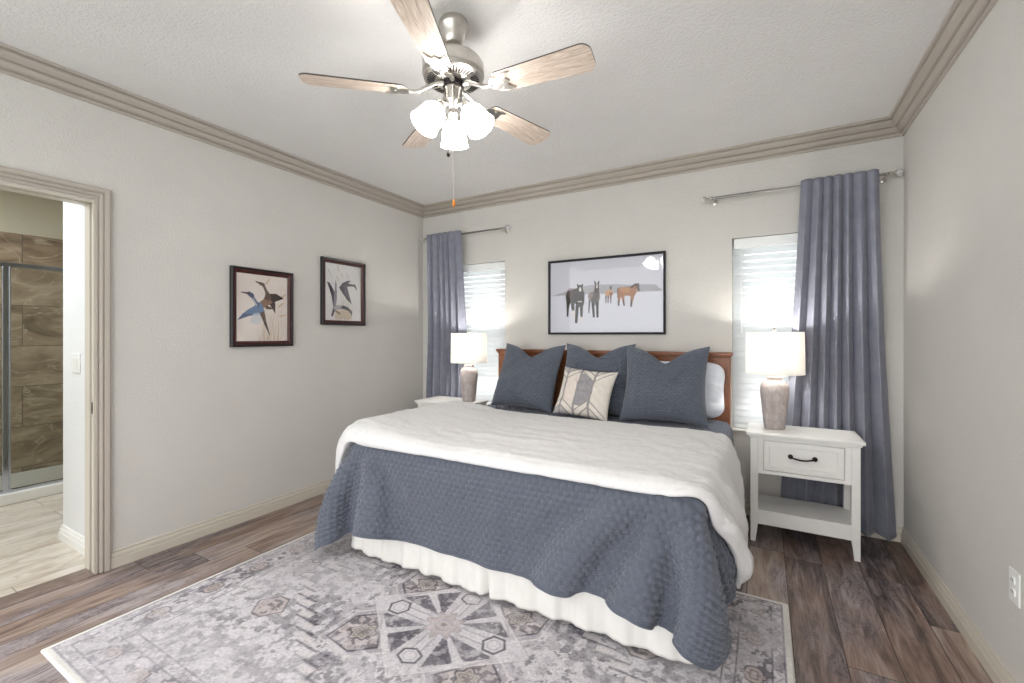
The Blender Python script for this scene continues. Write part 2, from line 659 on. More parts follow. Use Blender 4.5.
M['quilt'] = cloth_mat('slate_blue_quilt', rgb(87, 92, 104), rgb(104, 109, 121), 160, 0, 0.25, 700, 0.35)
M['euro'] = cloth_mat('slate_blue_sham', rgb(85, 91, 103), rgb(101, 107, 119), 160, 0, 0.25, 700, 0.3)
M['duvet'] = cloth_mat('ivory_linen', rgb(224, 223, 223), rgb(232, 231, 231), 40, 0, 0.25, 260, 0.15)
M['curtain'] = cloth_mat('grey_blue_blackout', rgb(130, 132, 146), rgb(143, 145, 158), 14, 0.07, 0.2, 350, 0.25, 0.7)

k = NT('lamp_shade_linen')
k.set(rgb(246, 244, 240), 0.9, 0, 0.1)
tl = k.n('ShaderNodeBsdfTranslucent'); tl.inputs[0].default_value = rgb(250, 248, 244)
mx = k.n('ShaderNodeMixShader'); mx.inputs[0].default_value = 0.3
k.l(k.b.outputs[0], mx.inputs[1]); k.l(tl.outputs[0], mx.inputs[2]); k.l(mx.outputs[0], k.out.inputs[0])
M['shade'] = k.m

k = NT('whitewashed_terracotta')
v = k.coord((5, 5, 2.2))
f = k.noise(v, 7, 5, 0.65, 0.6)
v2 = k.coord((3, 3, 8))
f2 = k.noise(v2, 3, 3, 0.6)
m_ = k.math('ADD', k.math('MULTIPLY', f, 0.65), k.math('MULTIPLY', f2, 0.35))
k.set(k.ramp(m_, [(0.30, rgb(156, 143, 139)), (0.5, rgb(176, 166, 163)), (0.68, rgb(200, 193, 191))]), 0.8, 0, 0.25)
k.bump(m_, 0.15, 0.003)
M['ceramic'] = k.m

k = NT('frosted_glass_lit')
k.set(rgb(250, 248, 244), 0.5)
k.b.inputs['Emission Color'].default_value = (1.0, 0.98, 0.955, 1)
k.b.inputs['Emission Strength'].default_value = 18.0
M['lit_glass'] = k.m
k = NT('amber_fob')
k.set(rgb(214, 130, 40), 0.35)
M['amber'] = k.m
k = NT('clear_crystal')
k.set(rgb(226, 226, 226), 0.15, 0.6)
M['crystal'] = k.m


# ------------------------------------------------------------------ room shell
def struct(o):
    o['kind'] = 'structure'
    return o


def slab(name, boxes, mat):
    m = MB()
    for b in boxes:
        m.box(*b)
    return struct(m.build(name, mat))


TB = 0.12                      # thickness of the wall towards the bathroom
DOOR_Y0, DOOR_Y1, DOOR_Z = 0.10, 0.958, 2.035
WIN = {1: (-2.96, -2.148), 2: (-0.205, 0.60)}
WZ0, WZ1 = 0.60, 2.015
WT = 0.16
YL = -0.5                       # left wall cut short here, unseen, to let sky light onto the right wall

slab('floor', [(XL - 0.02, XR + 0.12, YF, YB + 0.15, -0.1, 0.0)], M['floor'])
slab('ceiling', [(XL - TB, XR + 0.12, YF, YB + 0.15, ZC, ZC + 0.1)], M['ceiling'])
slab('wall_right', [(XR, XR + 0.12, YF, YB + 0.15, 0, ZC)], M['wall'])
slab('wall_left', [(XL - TB, XL, DOOR_Y1 + 0.05, YB + 0.15, 0, ZC), (XL - 0.024, XL, DOOR_Y1 + 0.015, DOOR_Y1 + 0.05, 0, DOOR_Z),
                   (XL - TB, XL - 0.054, DOOR_Y1 + 0.015, DOOR_Y1 + 0.05, 0, DOOR_Z), (XL - TB, XL, DOOR_Y1, DOOR_Y1 + 0.05, DOOR_Z, ZC), (XL - TB, XL, YL, DOOR_Y0, 0, ZC),
                   (XL - TB, XL, DOOR_Y0, DOOR_Y1, DOOR_Z, ZC)], M['wall'])
a0, a1 = WIN[1]
b0, b1 = WIN[2]
slab('wall_back', [(XL, a0, YB, YB + WT, 0, ZC), (a1, b0, YB, YB + WT, 0, ZC), (b1, XR, YB, YB + WT, 0, ZC),
                   (a0, a1, YB, YB + WT, 0, WZ0), (a0, a1, YB, YB + WT, WZ1, ZC),
                   (b0, b1, YB, YB + WT, 0, WZ0), (b0, b1, YB, YB + WT, WZ1, ZC)], M['wall'])


def run_profile(name, prof, a, b, inward, mat, mitre0=0, mitre1=0, z0=0.0):
    """prof: (distance from wall, height) outline; a to b along the wall; inward: unit normal into the room"""
    a = Vector(a); b = Vector(b); n = Vector(inward)
    d = (b - a).normalized()
    vs = []
    for end, m in ((a, mitre0), (b, mitre1)):
        s = 1 if end is a else -1
        for w, z in prof:
            p = end + n * w + d * (s * m * w)
            vs.append((p.x, p.y, z0 + z))
    q = len(prof)
    fs = [(i, (i + 1) % q, q + (i + 1) % q, q + i) for i in range(q)]
    fs += [tuple(range(q)), tuple(reversed(range(q, 2 * q)))]
    m_ = MB().add(vs, fs)
    return struct(m_.build(name, mat))


def arc(cx, cz, r, t0, t1, n=6):
    return [(cx + r * math.cos(t), cz + r * math.sin(t)) for t in np.linspace(t0, t1, n)]


crown = [(0, -0.108), (0.010, -0.108), (0.014, -0.104), (0.014, -0.096), (0.006, -0.093), (0.006, -0.088), (0.020, -0.085)]
crown += [(0.022 + 0.020 * s, -0.083 + 0.020 * (1 - math.cos(s * PI / 2))) for s in np.linspace(0, 1, 6)]
crown += [(0.034, -0.060), (0.034, -0.054), (0.050, -0.051)]
crown += [(0.050 + 0.024 * math.sin(s * PI / 2), -0.049 + 0.024 * s) for s in np.linspace(0.1, 1, 6)]
crown += [(0.066, -0.021), (0.066, -0.016), (0.084, -0.014), (0.088, -0.010), (0.088, 0), (0, 0)]
run_profile('trim_1', crown, (XL, YL, 0), (XL, YB, 0), (1, 0, 0), M['trim'], 0, 1, ZC)
run_profile('trim_2', crown, (XL, YB, 0), (XR, YB, 0), (0, -1, 0), M['trim'], 1, 1, ZC)
run_profile('trim_3', crown, (XR, YB, 0), (XR, YF, 0), (-1, 0, 0), M['trim'], 1, 0, ZC)
basep = [(0, 0), (0.017, 0), (0.017, 0.046), (0.015, 0.050), (0.008, 0.053), (0.008, 0.057), (0.014, 0.060), (0.012, 0.070), (0.009, 0.076), (0.005, 0.079), (0.005, 0.083), (0.008, 0.086), (0.006, 0.092), (0, 0.094)]
run_profile('baseboard_left', basep, (XL, DOOR_Y1 + 0.066, 0), (XL, YB, 0), (1, 0, 0), M['base'], 0, 1)
run_profile('baseboard_back', basep, (XL, YB, 0), (XR, YB, 0), (0, -1, 0), M['base'], 1, 1)
run_profile('baseboard_right', basep, (XR, YB, 0), (XR, YF, 0), (-1, 0, 0), M['base'], 1, 0)

# doorway to the bathroom
dr = struct(bpy.data.objects.new('door_1', None)); link(dr)
CW, CT = 0.066, 0.018
casp = [(0, 0), (0, 0.010), (0.010, 0.012), (0.013, 0.006), (0.017, 0.006), (0.020, 0.014), (0.030, 0.018), (0.034, 0.011), (0.038, 0.011), (0.042, 0.019), (0.058, 0.022), (0.066, 0.018), (0.066, 0)]
m = MB()
# casing: mitred outline swept around the opening; (distance outward from the opening, projection)
path = [(DOOR_Y0, 0, -1, 0), (DOOR_Y0, DOOR_Z, -1, 1), (DOOR_Y1, DOOR_Z, 1, 1), (DOOR_Y1, 0, 1, 0)]
vs = []
for (py, pz, sy, sz) in path:
    for w, t in casp:
        vs.append((XL + t, py + sy * (w + 0.004), pz + sz * (w + 0.004)))
q = len(casp)
fs = []
for j in range(3):
    for i in range(q):
        fs.append((j * q + i, j * q + (i + 1) % q, (j + 1) * q + (i + 1) % q, (j + 1) * q + i))
fs += [tuple(range(q)), tuple(reversed(range(3 * q, 4 * q)))]
m.add(vs, fs)
m.build('casing', M['trim'], dr)
m = MB()
for xa_, xb_ in ((XL - 0.024, XL), (XL - TB, XL - 0.054)):
    m.box(xa_, xb_, DOOR_Y1, DOOR_Y1 + 0.015, 0, DOOR_Z)
    m.box(xa_, xb_, DOOR_Y0 + 0.015, DOOR_Y1, DOOR_Z - 0.015, DOOR_Z)
m.box(XL - TB, XL, DOOR_Y0, DOOR_Y0 + 0.015, 0, DOOR_Z)
m.build('jamb', M['base'], dr, bevel=0.002)
m = MB().box(XL - 0.053, XL - 0.025, DOOR_Y1 + 0.030, DOOR_Y1 + 0.049, 0.01, DOOR_Z)
m.build('pocket_door_edge', plain('pocket_shade_paint', rgb(84, 75, 64), 0.6), dr, label='edge of the sliding door in its slot, coloured dark as shade')  # dark colour paints the slot's shade onto the door edge
m = MB()
m.box(XL - 0.022, XL - 0.004, DOOR_Y1 - 0.0015, DOOR_Y1 + 0.001, 0.872, 0.934)
m.box(XL - 0.018, XL - 0.008, DOOR_Y1 - 0.0035, DOOR_Y1 + 0.001, 0.890, 0.914)
m.build('strike_plate', M['dark_steel'], dr, bevel=0.001, label='dark steel strike plate')
m = MB().hexa([(XL - 0.11, DOOR_Y0, 0), (XL + 0.012, DOOR_Y0, 0), (XL + 0.012, DOOR_Y1, 0), (XL - 0.11, DOOR_Y1, 0)],
              [(XL - 0.10, DOOR_Y0, 0.008), (XL - 0.004, DOOR_Y0, 0.008), (XL - 0.004, DOOR_Y1, 0.008), (XL - 0.10, DOOR_Y1, 0.008)])
m.build('threshold', wood('threshold_wood', rgb(92, 76, 68), rgb(124, 106, 96), rgb(150, 134, 124), 0.5, (3, 1, 1)), dr)

# windows
for n_, (x0, x1) in WIN.items():
    w = struct(bpy.data.objects.new('window_%d' % n_, None)); link(w)
    yf = YB + 0.095
    m = MB()
    f = 0.045
    m.box(x0, x0 + f, yf, yf + 0.055, WZ0, WZ1); m.box(x1 - f, x1, yf, yf + 0.055, WZ0, WZ1)
    m.box(x0 + f, x1 - f, yf, yf + 0.055, WZ1 - f, WZ1); m.box(x0 + f, x1 - f, yf, yf + 0.055, WZ0, WZ0 + f)
    m.build('window_frame', M['vinyl'], w, bevel=0.003)
    zm = (WZ0 + WZ1) / 2 - 0.0
    m = MB()
    for (z0, z1, yy) in ((WZ0 + f, zm + 0.02, yf + 0.005), (zm - 0.02, WZ1 - f, yf + 0.030)):
        s = 0.032
        m.box(x0 + f, x0 + f + s, yy, yy + 0.022, z0, z1); m.box(x1 - f - s, x1 - f, yy, yy + 0.022, z0, z1)
        m.box(x0 + f + s, x1 - f - s, yy, yy + 0.022, z1 - s, z1); m.box(x0 + f + s, x1 - f - s, yy, yy + 0.022, z0, z0 + s)
    m.build('sash', M['vinyl'], w, bevel=0.003)
    m = MB()
    m.box(x0 + f + 0.02, x1 - f - 0.02, yf + 0.014, yf + 0.018, WZ0 + f + 0.02, zm)
    m.box(x0 + f + 0.02, x1 - f - 0.02, yf + 0.038, yf + 0.042, zm, WZ1 - f - 0.02)
    m.build('glass_pane', M['glass'], w)
    m = MB().box(x0, x1, YB - 0.018, YB + 0.095, WZ0 - 0.001, WZ0 + 0.016)
    m.build('window_sill', M['white_paint'], w, bevel=0.004)

# bathroom beyond the doorway
BXW = -5.93
slab('wall_bathroom_return', [(-3.885, XL - TB, 1.03, 1.14, 0, ZC)], M['bath_white'])
slab('floor_bathroom', [(-6.05, XL - 0.02, -0.72, 3.2, -0.1, 0.0)], M['bath_floor'])
slab('wall_bathroom_near', [(-6.05, XL - TB, -0.72, -0.62, 0, ZC)], M['bath_wall'])
slab('ceiling_bathroom', [(-6.05, XL - TB, -0.72, 3.2, ZC, ZC + 0.1)], M['ceiling'])
TZ = 2.232
slab('wall_shower_tile', [(-6.05, BXW, -0.72, 3.2, 0, TZ)], M['stone_tile'])
slab('wall_bathroom_upper', [(-6.05, BXW - 0.008, -0.72, 3.2, TZ, ZC)], M['bath_wall'])
slab('wall_bathroom_far', [(-6.05, XL - TB, 2.6, 2.7, 0, ZC)], M['bath_wall'])
run_profile('baseboard_bathroom', basep, (XL - TB, 1.03, 0), (-3.885, 1.03, 0), (0, -1, 0), M['white_paint'], 0, -1)
run_profile('baseboard_bathroom_end', basep, (-3.885, 1.03, 0), (-3.885, 1.14, 0), (-1, 0, 0), M['white_paint'], -1, 0)

# ------------------------------------------------------------------ shower enclosure
sh = thing('shower_enclosure', 'chrome framed glass shower enclosure on a white curb beyond the doorway', 'shower', (-5.06, 1.1, 0))
def SB(x0, x1, y0, y1, z0, z1):
    return MB().box(x0 + 5.06 - 5.06 - 0, x1, y0 - 1.1, y1 - 1.1, z0, z1)
SB(-0.10, 0.035, -0.6, 2.59, 0.0, 0.085).build('curb', M['tub'], sh, bevel=0.008)
SB(-0.03, 0.005, -0.6, 2.59, 0.085, 0.108).build('bottom_track', M['chrome'], sh, bevel=0.003)
SB(-0.03, 0.008, -0.6, 2.59, 1.828, 1.862).build('top_rail', M['chrome'], sh, bevel=0.003)
m = SB(-0.03, 0.008, 1.003, 1.038, 0.108, 1.828)
m.box(-0.02, 0.014, 1.038 - 1.1, 1.048 - 1.1, 0.108, 1.828)
m.build('post', M['chrome'], sh, bevel=0.003)
SB(-0.014, -0.008, 1.040, 2.57, 0.10, 1.84).build('glass_panel', M['shower_glass'], sh)
SB(-0.014, -0.008, 0.20, 1.010, 0.10, 1.84).build('glass_panel', M['shower_glass'], sh)
SB(-0.86, -0.10, -0.6, 2.59, 0.0, 0.05).build('shower_pan', M['tub'], sh, bevel=0.01)

# switch and outlet plates
sw = thing('light_switch', 'white double rocker light switch on the bathroom wall', 'switch', (-3.652, 1.03, 1.128))
MB().box(-0.060, 0.060, -0.006, 0, -0.060, 0.060).build('plate', M['white_plastic'], sw, bevel=0.003)
for sx_ in (-0.024, 0.024):
    MB().hexa([(sx_ - 0.016, -0.007, -0.034), (sx_ + 0.016, -0.007, -0.034), (sx_ + 0.016, -0.005, -0.034), (sx_ - 0.016, -0.005, -0.034)],
              [(sx_ - 0.016, -0.012, 0.034), (sx_ + 0.016, -0.012, 0.034), (sx_ + 0.016, -0.005, 0.034), (sx_ - 0.016, -0.005, 0.034)]).build('rocker', M['white_plastic'], sw, bevel=0.001)
ou = thing('wall_outlet', 'white duplex power outlet low on the right wall', 'outlet', (XR, 2.205, 0.421))
MB().box(-0.006, 0, -0.036, 0.036, -0.058, 0.058).build('plate', M['white_plastic'], ou, bevel=0.003)
for dz in (-0.020, 0.020):
    m = MB().lathe([(0.0155, 0), (0.0155, 0.003), (0.0145, 0.004)], 20, mat=Matrix.Translation((-0.006, 0, dz)) @ Matrix.Rotation(-PI / 2, 4, 'Y'))
    rc_ = m.build('socket', M['white_plastic'], ou)
    MB().box(-0.0108, -0.0098, -0.0062, -0.0042, dz, dz + 0.008).box(-0.0108, -0.0098, 0.0042, 0.0062, dz, dz + 0.008).build('slot', M['dark_metal'], rc_)

# ------------------------------------------------------------------ window blinds
k = NT('blind_slat_vinyl')
k.set(rgb(240, 242, 243), 0.45)
tl = k.n('ShaderNodeBsdfTranslucent'); tl.inputs[0].default_value = rgb(240, 242, 243)
mx = k.n('ShaderNodeMixShader'); mx.inputs[0].default_value = 0.5
k.l(k.b.outputs[0], mx.inputs[1]); k.l(tl.outputs[0], mx.inputs[2]); k.l(mx.outputs[0], k.out.inputs[0])
M['slat'] = k.m
for n_, lab in ((1, 'white slatted blind in the left window behind the far lamp'), (2, 'white slatted blind in the right window behind the near lamp')):
    x0, x1 = WIN[n_]
    x0 += 0.012; x1 -= 0.012
    bl = thing('window_blind', lab, 'blind', ((x0 + x1) / 2, YB + 0.05, WZ0), group=None)
    hw = (x1 - x0) / 2
    T = WZ1 - WZ0
    MB().box(-hw, hw, -0.030, 0.030, T - 0.075, T - 0.004).build('headrail', M['vinyl'], bl, bevel=0.004)
    m = MB()
    ns, pitch, sw_ = 27, 0.0475, 0.050
    tilt = math.radians(66)
    for i in range(ns):
        zc = T - 0.098 - i * pitch
        dy, dz = sw_ / 2 * math.cos(tilt), sw_ / 2 * math.sin(tilt)
        # the room-side edge is the low one; a slat is slightly crowned
        pts = [(-1, 0), (-0.5, 0.0022), (0, 0.003), (0.5, 0.0022), (1, 0)]
        vs, fs = [], []
        for x in (-hw + 0.004, hw - 0.004):
            for t, h in pts:
                vs.append((x, t * dy - h * math.sin(tilt), zc + t * dz + h * math.cos(tilt)))
            for t, h in pts:
                vs.append((x, t * dy - (h - 0.0028) * math.sin(tilt), zc + t * dz + (h - 0.0028) * math.cos(tilt)))
        for j in range(4):
            fs += [(j, j + 1, 10 + j + 1, 10 + j), (5 + j + 1, 5 + j, 15 + j, 15 + j + 1)]
        fs += [(0, 10, 15, 5), (4, 9, 19, 14)]
        fs += [(0, 5, 6, 1), (1, 6, 7, 2), (2, 7, 8, 3), (3, 8, 9, 4), (10, 11, 16, 15), (11, 12, 17, 16), (12, 13, 18, 17), (13, 14, 19, 18)]
        m.add(vs, fs)
    m.build('slats', M['slat'], bl)
    MB().box(-hw + 0.004, hw - 0.004, -0.024, 0.024, 0.020, 0.040).build('bottom_rail', M['vinyl'], bl, bevel=0.003)
    for fx_ in (-0.72, 0.0, 0.72):
        m = MB()
        for yy in (-0.024, 0.024):
            m.tube([(fx_ * hw, yy, T - 0.08), (fx_ * hw, yy, 0.03)], 0.0011, 6)
        m.build('ladder_cord', M['white_plastic'], bl)
    sgn = 1 if n_ == 1 else -1
    m = MB().tube([(sgn * (hw - 0.05), -0.034, T - 0.05), (sgn * (hw - 0.05), -0.036, T - 0.66)], 0.0028, 8)
    m.lathe([(0.003, 0), (0.006, 0.012), (0.004, 0.04), (0.002, 0.05)], 10, sgn * (hw - 0.05), -0.036, T - 0.70)
    m.build('tilt_wand', M['white_plastic'], bl, smooth=True)

# ------------------------------------------------------------------ curtain rods and curtains
ROD_Y, ROD_Z = YB - 0.092, 2.302
for xa, xb, lab, brk in ((-3.085, -2.075, 'nickel curtain rod over the left window holding one panel', (-2.99, -2.12)),
                         (-0.372, 0.712, 'nickel curtain rod over the right window holding one panel', (-0.315, 0.660))):
    rd = thing('curtain_rod', lab, 'curtain rod', ((xa + xb) / 2, ROD_Y, ROD_Z))
    hw = (xb - xa) / 2
    m = MB().lathe([(0.0085, -hw * 0.2), (0.0085, hw - 0.02)], 16, mat=Matrix.Rotation(PI / 2, 4, 'Y'))
    m.lathe([(0.0105, -hw + 0.02), (0.0105, -hw * 0.2)], 16, mat=Matrix.Rotation(PI / 2, 4, 'Y'))
    m.build('rod', M['rod'], rd, smooth=True)
    for s in (-1, 1):
        mt = Matrix.Translation((s * (hw - 0.025), 0, 0)) @ Matrix.Rotation(s * PI / 2, 4, 'Y')
        fin = MB().lathe([(0.0125, -0.012), (0.0125, 0.0), (0.008, 0.004), (0.008, 0.010), (0.013, 0.014), (0.013, 0.018)], 16, mat=mt).build('finial', M['nickel'], rd, smooth=True)
        MB().lathe([(0.006, 0.016), (0.016, 0.020), (0.0225, 0.029), (0.024, 0.038), (0.021, 0.048), (0.012, 0.056), (0.003, 0.059)], 10, mat=mt).build('crystal', M['crystal'], fin)
    for bx in brk:
        x = bx - (xa + xb) / 2
        m = MB().tube([(x, 0.090, -0.012), (x, 0.03, -0.014), (x, 0.0, -0.012)], 0.005, 10)
        m.lathe([(0.020, 0.0), (0.020, 0.006), (0.012, 0.010)], 16, mat=Matrix.Translation((x, 0.0915, -0.012)) @ Matrix.Rotation(PI / 2, 4, 'X'))
        m.tube([(x, 0.015 * math.sin(t), -0.015 * math.cos(t)) for t in np.linspace(-1.6, 1.6, 9)], 0.0035, 8)
        m.lathe([(0.004, -0.034), (0.004, -0.014)], 8, x, 0, 0)
        m.build('bracket', M['nickel'], rd, smooth=True)


def curtain(name, lab, top, bot, folds, zb, seed, amp_t=0.016, amp_b=0.046, yshift=0.0):
    nu, nv = 260, 90
    r = np.random.default_rng(seed)
    u = np.linspace(0, 1, nu)[None, :]
    t = np.linspace(0, 1, nv)[:, None]            # 0 top .. 1 bottom
    # fold phase with uneven widths, drifting a little down the panel
    kn = np.linspace(0, 1, folds + 1)
    kn[1:-1] += r.uniform(-0.25, 0.25, folds - 1) / folds
    ph = np.interp(u[0], kn, np.arange(folds + 1))[None, :]
    drift = 0.10 * np.sin(2 * PI * (u * 1.3 + 0.2)) * t
    ph = ph + drift
    heights = 0.75 + 0.5 * vnoise(ph * 1.0, t * 1.2 + 0 * ph, seed)
    amp = (amp_t + (amp_b - amp_t) * np.clip(t * 1.3, 0, 1) ** 0.8) * heights
    s = np.sin(2 * PI * ph)
    y = -amp * (2 * np.abs(np.sin(PI * ph)) ** 0.62 - 1)
    e0, e1 = top[0] + (bot[0] - top[0]) * t ** 1.15, top[1] + (bot[1] - top[1]) * t ** 1.15
    x = e0 + (e1 - e0) * u + 0.013 * np.sin(2 * PI * ph) * (0.3 + 0.7 * t)
    zt = ROD_Z + 0.030
    z = zt + (zb - zt) * t + 0 * u + 0.006 * np.sin(2 * PI * ph + 1) * t
    # gathers in the rod pocket
    pk = np.exp(-((zt - z - 0.03) / 0.03) ** 2)
    y = y * (1 - 0.25 * pk) + yshift
    P = np.stack([x, ROD_Y - 0.012 + y + 0 * z, z], -1)
    P[..., 0] -= P[..., 0].mean() * 0
    c = np.array([(bot[0] + bot[1]) / 2, ROD_Y, 0.0])
    # the pocket rides in front of the rod; lower down the panel hangs back towards the wall
    P[..., 1] = ROD_Y - 0.030 + 0.056 * np.clip(t * 2.2, 0, 1) + y
    P[..., 1] = np.clip(P[..., 1], ROD_Y - 0.075, YB - 0.022)
    o = grid_mesh(name, P - c, M['curtain'])
    o.location = c
    mo = o.modifiers.new('thick', 'SOLIDIFY'); mo.thickness = 0.003; mo.offset = 0
    return tag(o, lab, 'curtain')


curtain('drape', 'grey blue gathered curtain panel in the right corner behind the nightstand', (0.215, 0.622), (0.085, 0.722), 7, 0.035, 5)
curtain('drape', 'grey blue gathered curtain panel in the far left corner by the left window', (-3.02, -2.585), (-3.075, -2.545), 6, 0.035, 11)

# ------------------------------------------------------------------ pictures
def capsule(A, X, Y, p, q, r0, r1, col, soft=0.004, alpha=1.0):
    """paint a tapered stroke into the colour array A"""
    px, py = p; qx, qy = q
    dx, dy = qx - px, qy - py
    t = np.clip(((X - px) * dx + (Y - py) * dy) / (dx * dx + dy * dy + 1e-12), 0, 1)
    d = np.hypot(X - px - t * dx, Y - py - t * dy) - (r0 + (r1 - r0) * t)
    k = np.clip(0.5 - d / soft, 0, 1)[..., None] * alpha
    A[:] = A * (1 - k) + np.array(col[:3]) * k


def poly(A, X, Y, pts, col, alpha=1.0):
    ins = np.zeros(X.shape, bool)
    n = len(pts)
    for i in range(n):
        (x0, y0), (x1, y1) = pts[i], pts[(i + 1) % n]
        c = ((y0 > Y) != (y1 > Y)) & (X < (x1 - x0) * (Y - y0) / (y1 - y0 + 1e-12) + x0)
        ins ^= c
    k = ins[..., None] * alpha
    A[:] = A * (1 - k) + np.array(col[:3]) * k


def frame_mesh(w, h, fw, d, prof):
    """mitred frame in the xz plane facing -y; prof: list of (0..1 across from outside, y)"""
    m = MB()
    vs = []
    cor = [(-w / 2, -h / 2, 1, 1), (w / 2, -h / 2, -1, 1), (w / 2, h / 2, -1, -1), (-w / 2, h / 2, 1, -1)]
    for cx, cz, sx, sz in cor:
        for t, y in prof:
            vs.append((cx + sx * t * fw, y, cz + sz * t * fw))
    q = len(prof)
    fs = []
    for j in range(4):
        for i in range(q):
            fs.append((j * q + i, j * q + (i + 1) % q, ((j + 1) % 4) * q + (i + 1) % q, ((j + 1) % 4) * q + i))
    return m.add(vs, fs)


def picture(lab, loc, rz, w, h, fw, art, nx, ny, fmat, inner=None):
    p = thing('framed_picture', lab, 'picture', loc, rz)
    frame_mesh(w, h, fw, 0.028, [(0, 0), (0, -0.026), (0.25, -0.030), (0.75, -0.026), (1, -0.016), (1, 0)]).build('frame', fmat, p)
    if inner:
        frame_mesh(w - 2 * fw + 0.004, h - 2 * fw + 0.004, inner, 0.02, [(0, -0.008), (0, -0.022), (0.5, -0.022), (1, -0.013), (1, -0.008)]).build('frame_liner', M['frame_wood'], p, label='reddish inner frame moulding')
        fw = fw + inner - 0.004
    iw, ih = w - 2 * fw + 0.004, h - 2 * fw + 0.004
    U, V = np.meshgrid(np.linspace(0, 1, nx), np.linspace(0, 1, ny))
    A = art(U, V, iw / ih)
    P = np.stack([(U - 0.5) * iw, np.full(U.shape, -0.008), (V - 0.5) * ih], -1)
    grid_mesh('print', P, M['print'], p, col=A)
    MB().box(-iw / 2, iw / 2, -0.0125, -0.0105, -ih / 2, ih / 2).build('glazing', M['picture_glass'], p)
    MB().box(-w / 2 + 0.004, w / 2 - 0.004, -0.006, -0.001, -h / 2 + 0.004, h / 2 - 0.004).build('backing', M['frame_dark'], p)
    return p


def art_horses(U, V, asp):
    X = U * asp; Y = V
    sk = np.array(rgb(212, 212, 221)[:3]); sn = np.array(rgb(220, 221, 231)[:3])
    A = np.where((V > 0.52)[..., None], sk, sn) * np.ones(U.shape + (1,))
    hill = 0.60 + 0.05 * vnoise(U * 5, U * 0, 3) + 0.015 * vnoise(U * 23, U * 0, 4)
    env = np.clip((U - 0.04) * 5, 0, 1) * np.clip((0.99 - U) * 20, 0, 1)
    top = 0.535 + (hill - 0.535) * env
    nz = fbm(U * 30, V * 50, 9)
    k = ((V < top) & (V > 0.535 - 0.01 * vnoise(U * 14, U * 0, 6)))[..., None]
    A = np.where(k, np.array(rgb(172, 170, 177)[:3]) * (0.82 + 0.3 * nz[..., None]), A)
    def mapc(x, y):
        q = (x - 65) / 735
        return (3.96 * q / (3.46 + 0.5 * q) * asp, (612 - y) / (464 + q * 62))
    def st(p, q, r0, r1, c, al=1.0):
        s = 1 / 455
        capsule(A, X, Y, mapc(*p), mapc(*q), r0 * s, r1 * s, c, 0.006, al)
    blk, dk, br, wh = rgb(22, 17, 20), rgb(42, 31, 31), rgb(84, 58, 46), rgb(226, 216, 212)
    # dark bay nearest the left, facing out
    st((182, 395), (178, 440), 16, 9, dk); st((178, 440), (176, 500), 8, 6, dk); st((208, 400), (212, 465), 15, 9, dk); st((212, 470), (216, 508), 8, 7, wh)
    st((205, 372), (235, 365), 44, 46, dk); st((205, 350), (200, 345), 34, 30, br, 0.6); st((250, 360), (255, 410), 38, 30, blk)
    st((238, 440), (232, 540), 11, 9, blk); st((266, 430), (266, 520), 11, 7, dk); st((266, 515), (266, 540), 9, 9, wh)
    st((255, 355), (256, 315), 30, 18, dk); st((257, 312), (258, 345), 17, 10, blk); st((257, 315), (258, 330), 6, 8, wh)
    st((240, 290), (246, 305), 4, 8, blk); st((273, 290), (268, 305), 4, 8, blk); st((245, 405), (265, 405), 4, 4, wh, 0.8)
    # dappled grey, facing out
    g1, g2 = rgb(138, 124, 120), rgb(84, 74, 75)
    st((318, 400), (314, 478), 6, 4, g2); st((338, 370), (355, 375), 30, 32, g1); st((350, 390), (360, 410), 24, 18, g2, 0.6)
    st((340, 395), (343, 430), 14, 9, g2); st((366, 395), (368, 430), 14, 9, g2); st((340, 420), (346, 505), 9, 7, blk); st((368, 420), (370, 505), 9, 7, blk)
    st((362, 360), (365, 300), 22, 13, g2); st((366, 300), (365, 335), 13, 8, dk); st((366, 290), (366, 310), 4, 6, wh, 0.8)
    st((351, 268), (356, 285), 3, 6, blk); st((380, 268), (375, 285), 3, 6, blk)
    # small dun in the distance
    t1, t2 = rgb(196, 150, 108), rgb(96, 66, 48)
    st((435, 350), (452, 352), 17, 18, t1); st((455, 348), (456, 352), 10, 10, t2)
    for x, y in ((424, 412), (438, 415), (455, 415)):
        st((x + 1, 370), (x, y), 5, 3, t2)
    st((452, 340), (456, 315), 9, 6, t1); st((456, 312), (455, 322), 6, 5, dk); st((449, 303), (452, 309), 2, 3, dk); st((462, 303), (460, 309), 2, 3, dk)
    # golden buckskin in profile facing right
    b1, b2, b3 = rgb(160, 104, 58), rgb(192, 140, 90), rgb(70, 46, 34)
    st((522, 338), (595, 338), 25, 27, b1); st((515, 345), (512, 375), 18, 10, b1); st((534, 350), (537, 378), 15, 8, b1); st((598, 350), (594, 385), 16, 9, b1); st((530, 330), (580, 328), 14, 14, b2, 0.7)
    st((512, 345), (507, 428), 11, 4, b1); st((507, 400), (507, 430), 5, 5, b3); st((530, 355), (542, 428), 10, 4, b1); st((538, 400), (543, 430), 5, 5, b3)
    st((598, 355), (588, 435), 11, 4, b1); st((591, 395), (588, 438), 6, 5, b3); st((604, 350), (596, 400), 8, 5, b1)
    st((600, 325), (628, 300), 20, 11, b1); st((590, 310), (618, 292), 7, 7, b3); st((630, 298), (638, 332), 10, 6, b3); st((636, 284), (632, 294), 3, 5, b3)
    st((503, 320), (500, 380), 5, 3, b3, 0.6)
    mm = (np.abs(U - 0.052) < 0.0022) & (V < 0.96) | (np.abs(U - 0.948) < 0.0016) & (V > 0.1) & (V < 0.98)
    A = np.where(mm[..., None], A * 0.93, A)
    return A


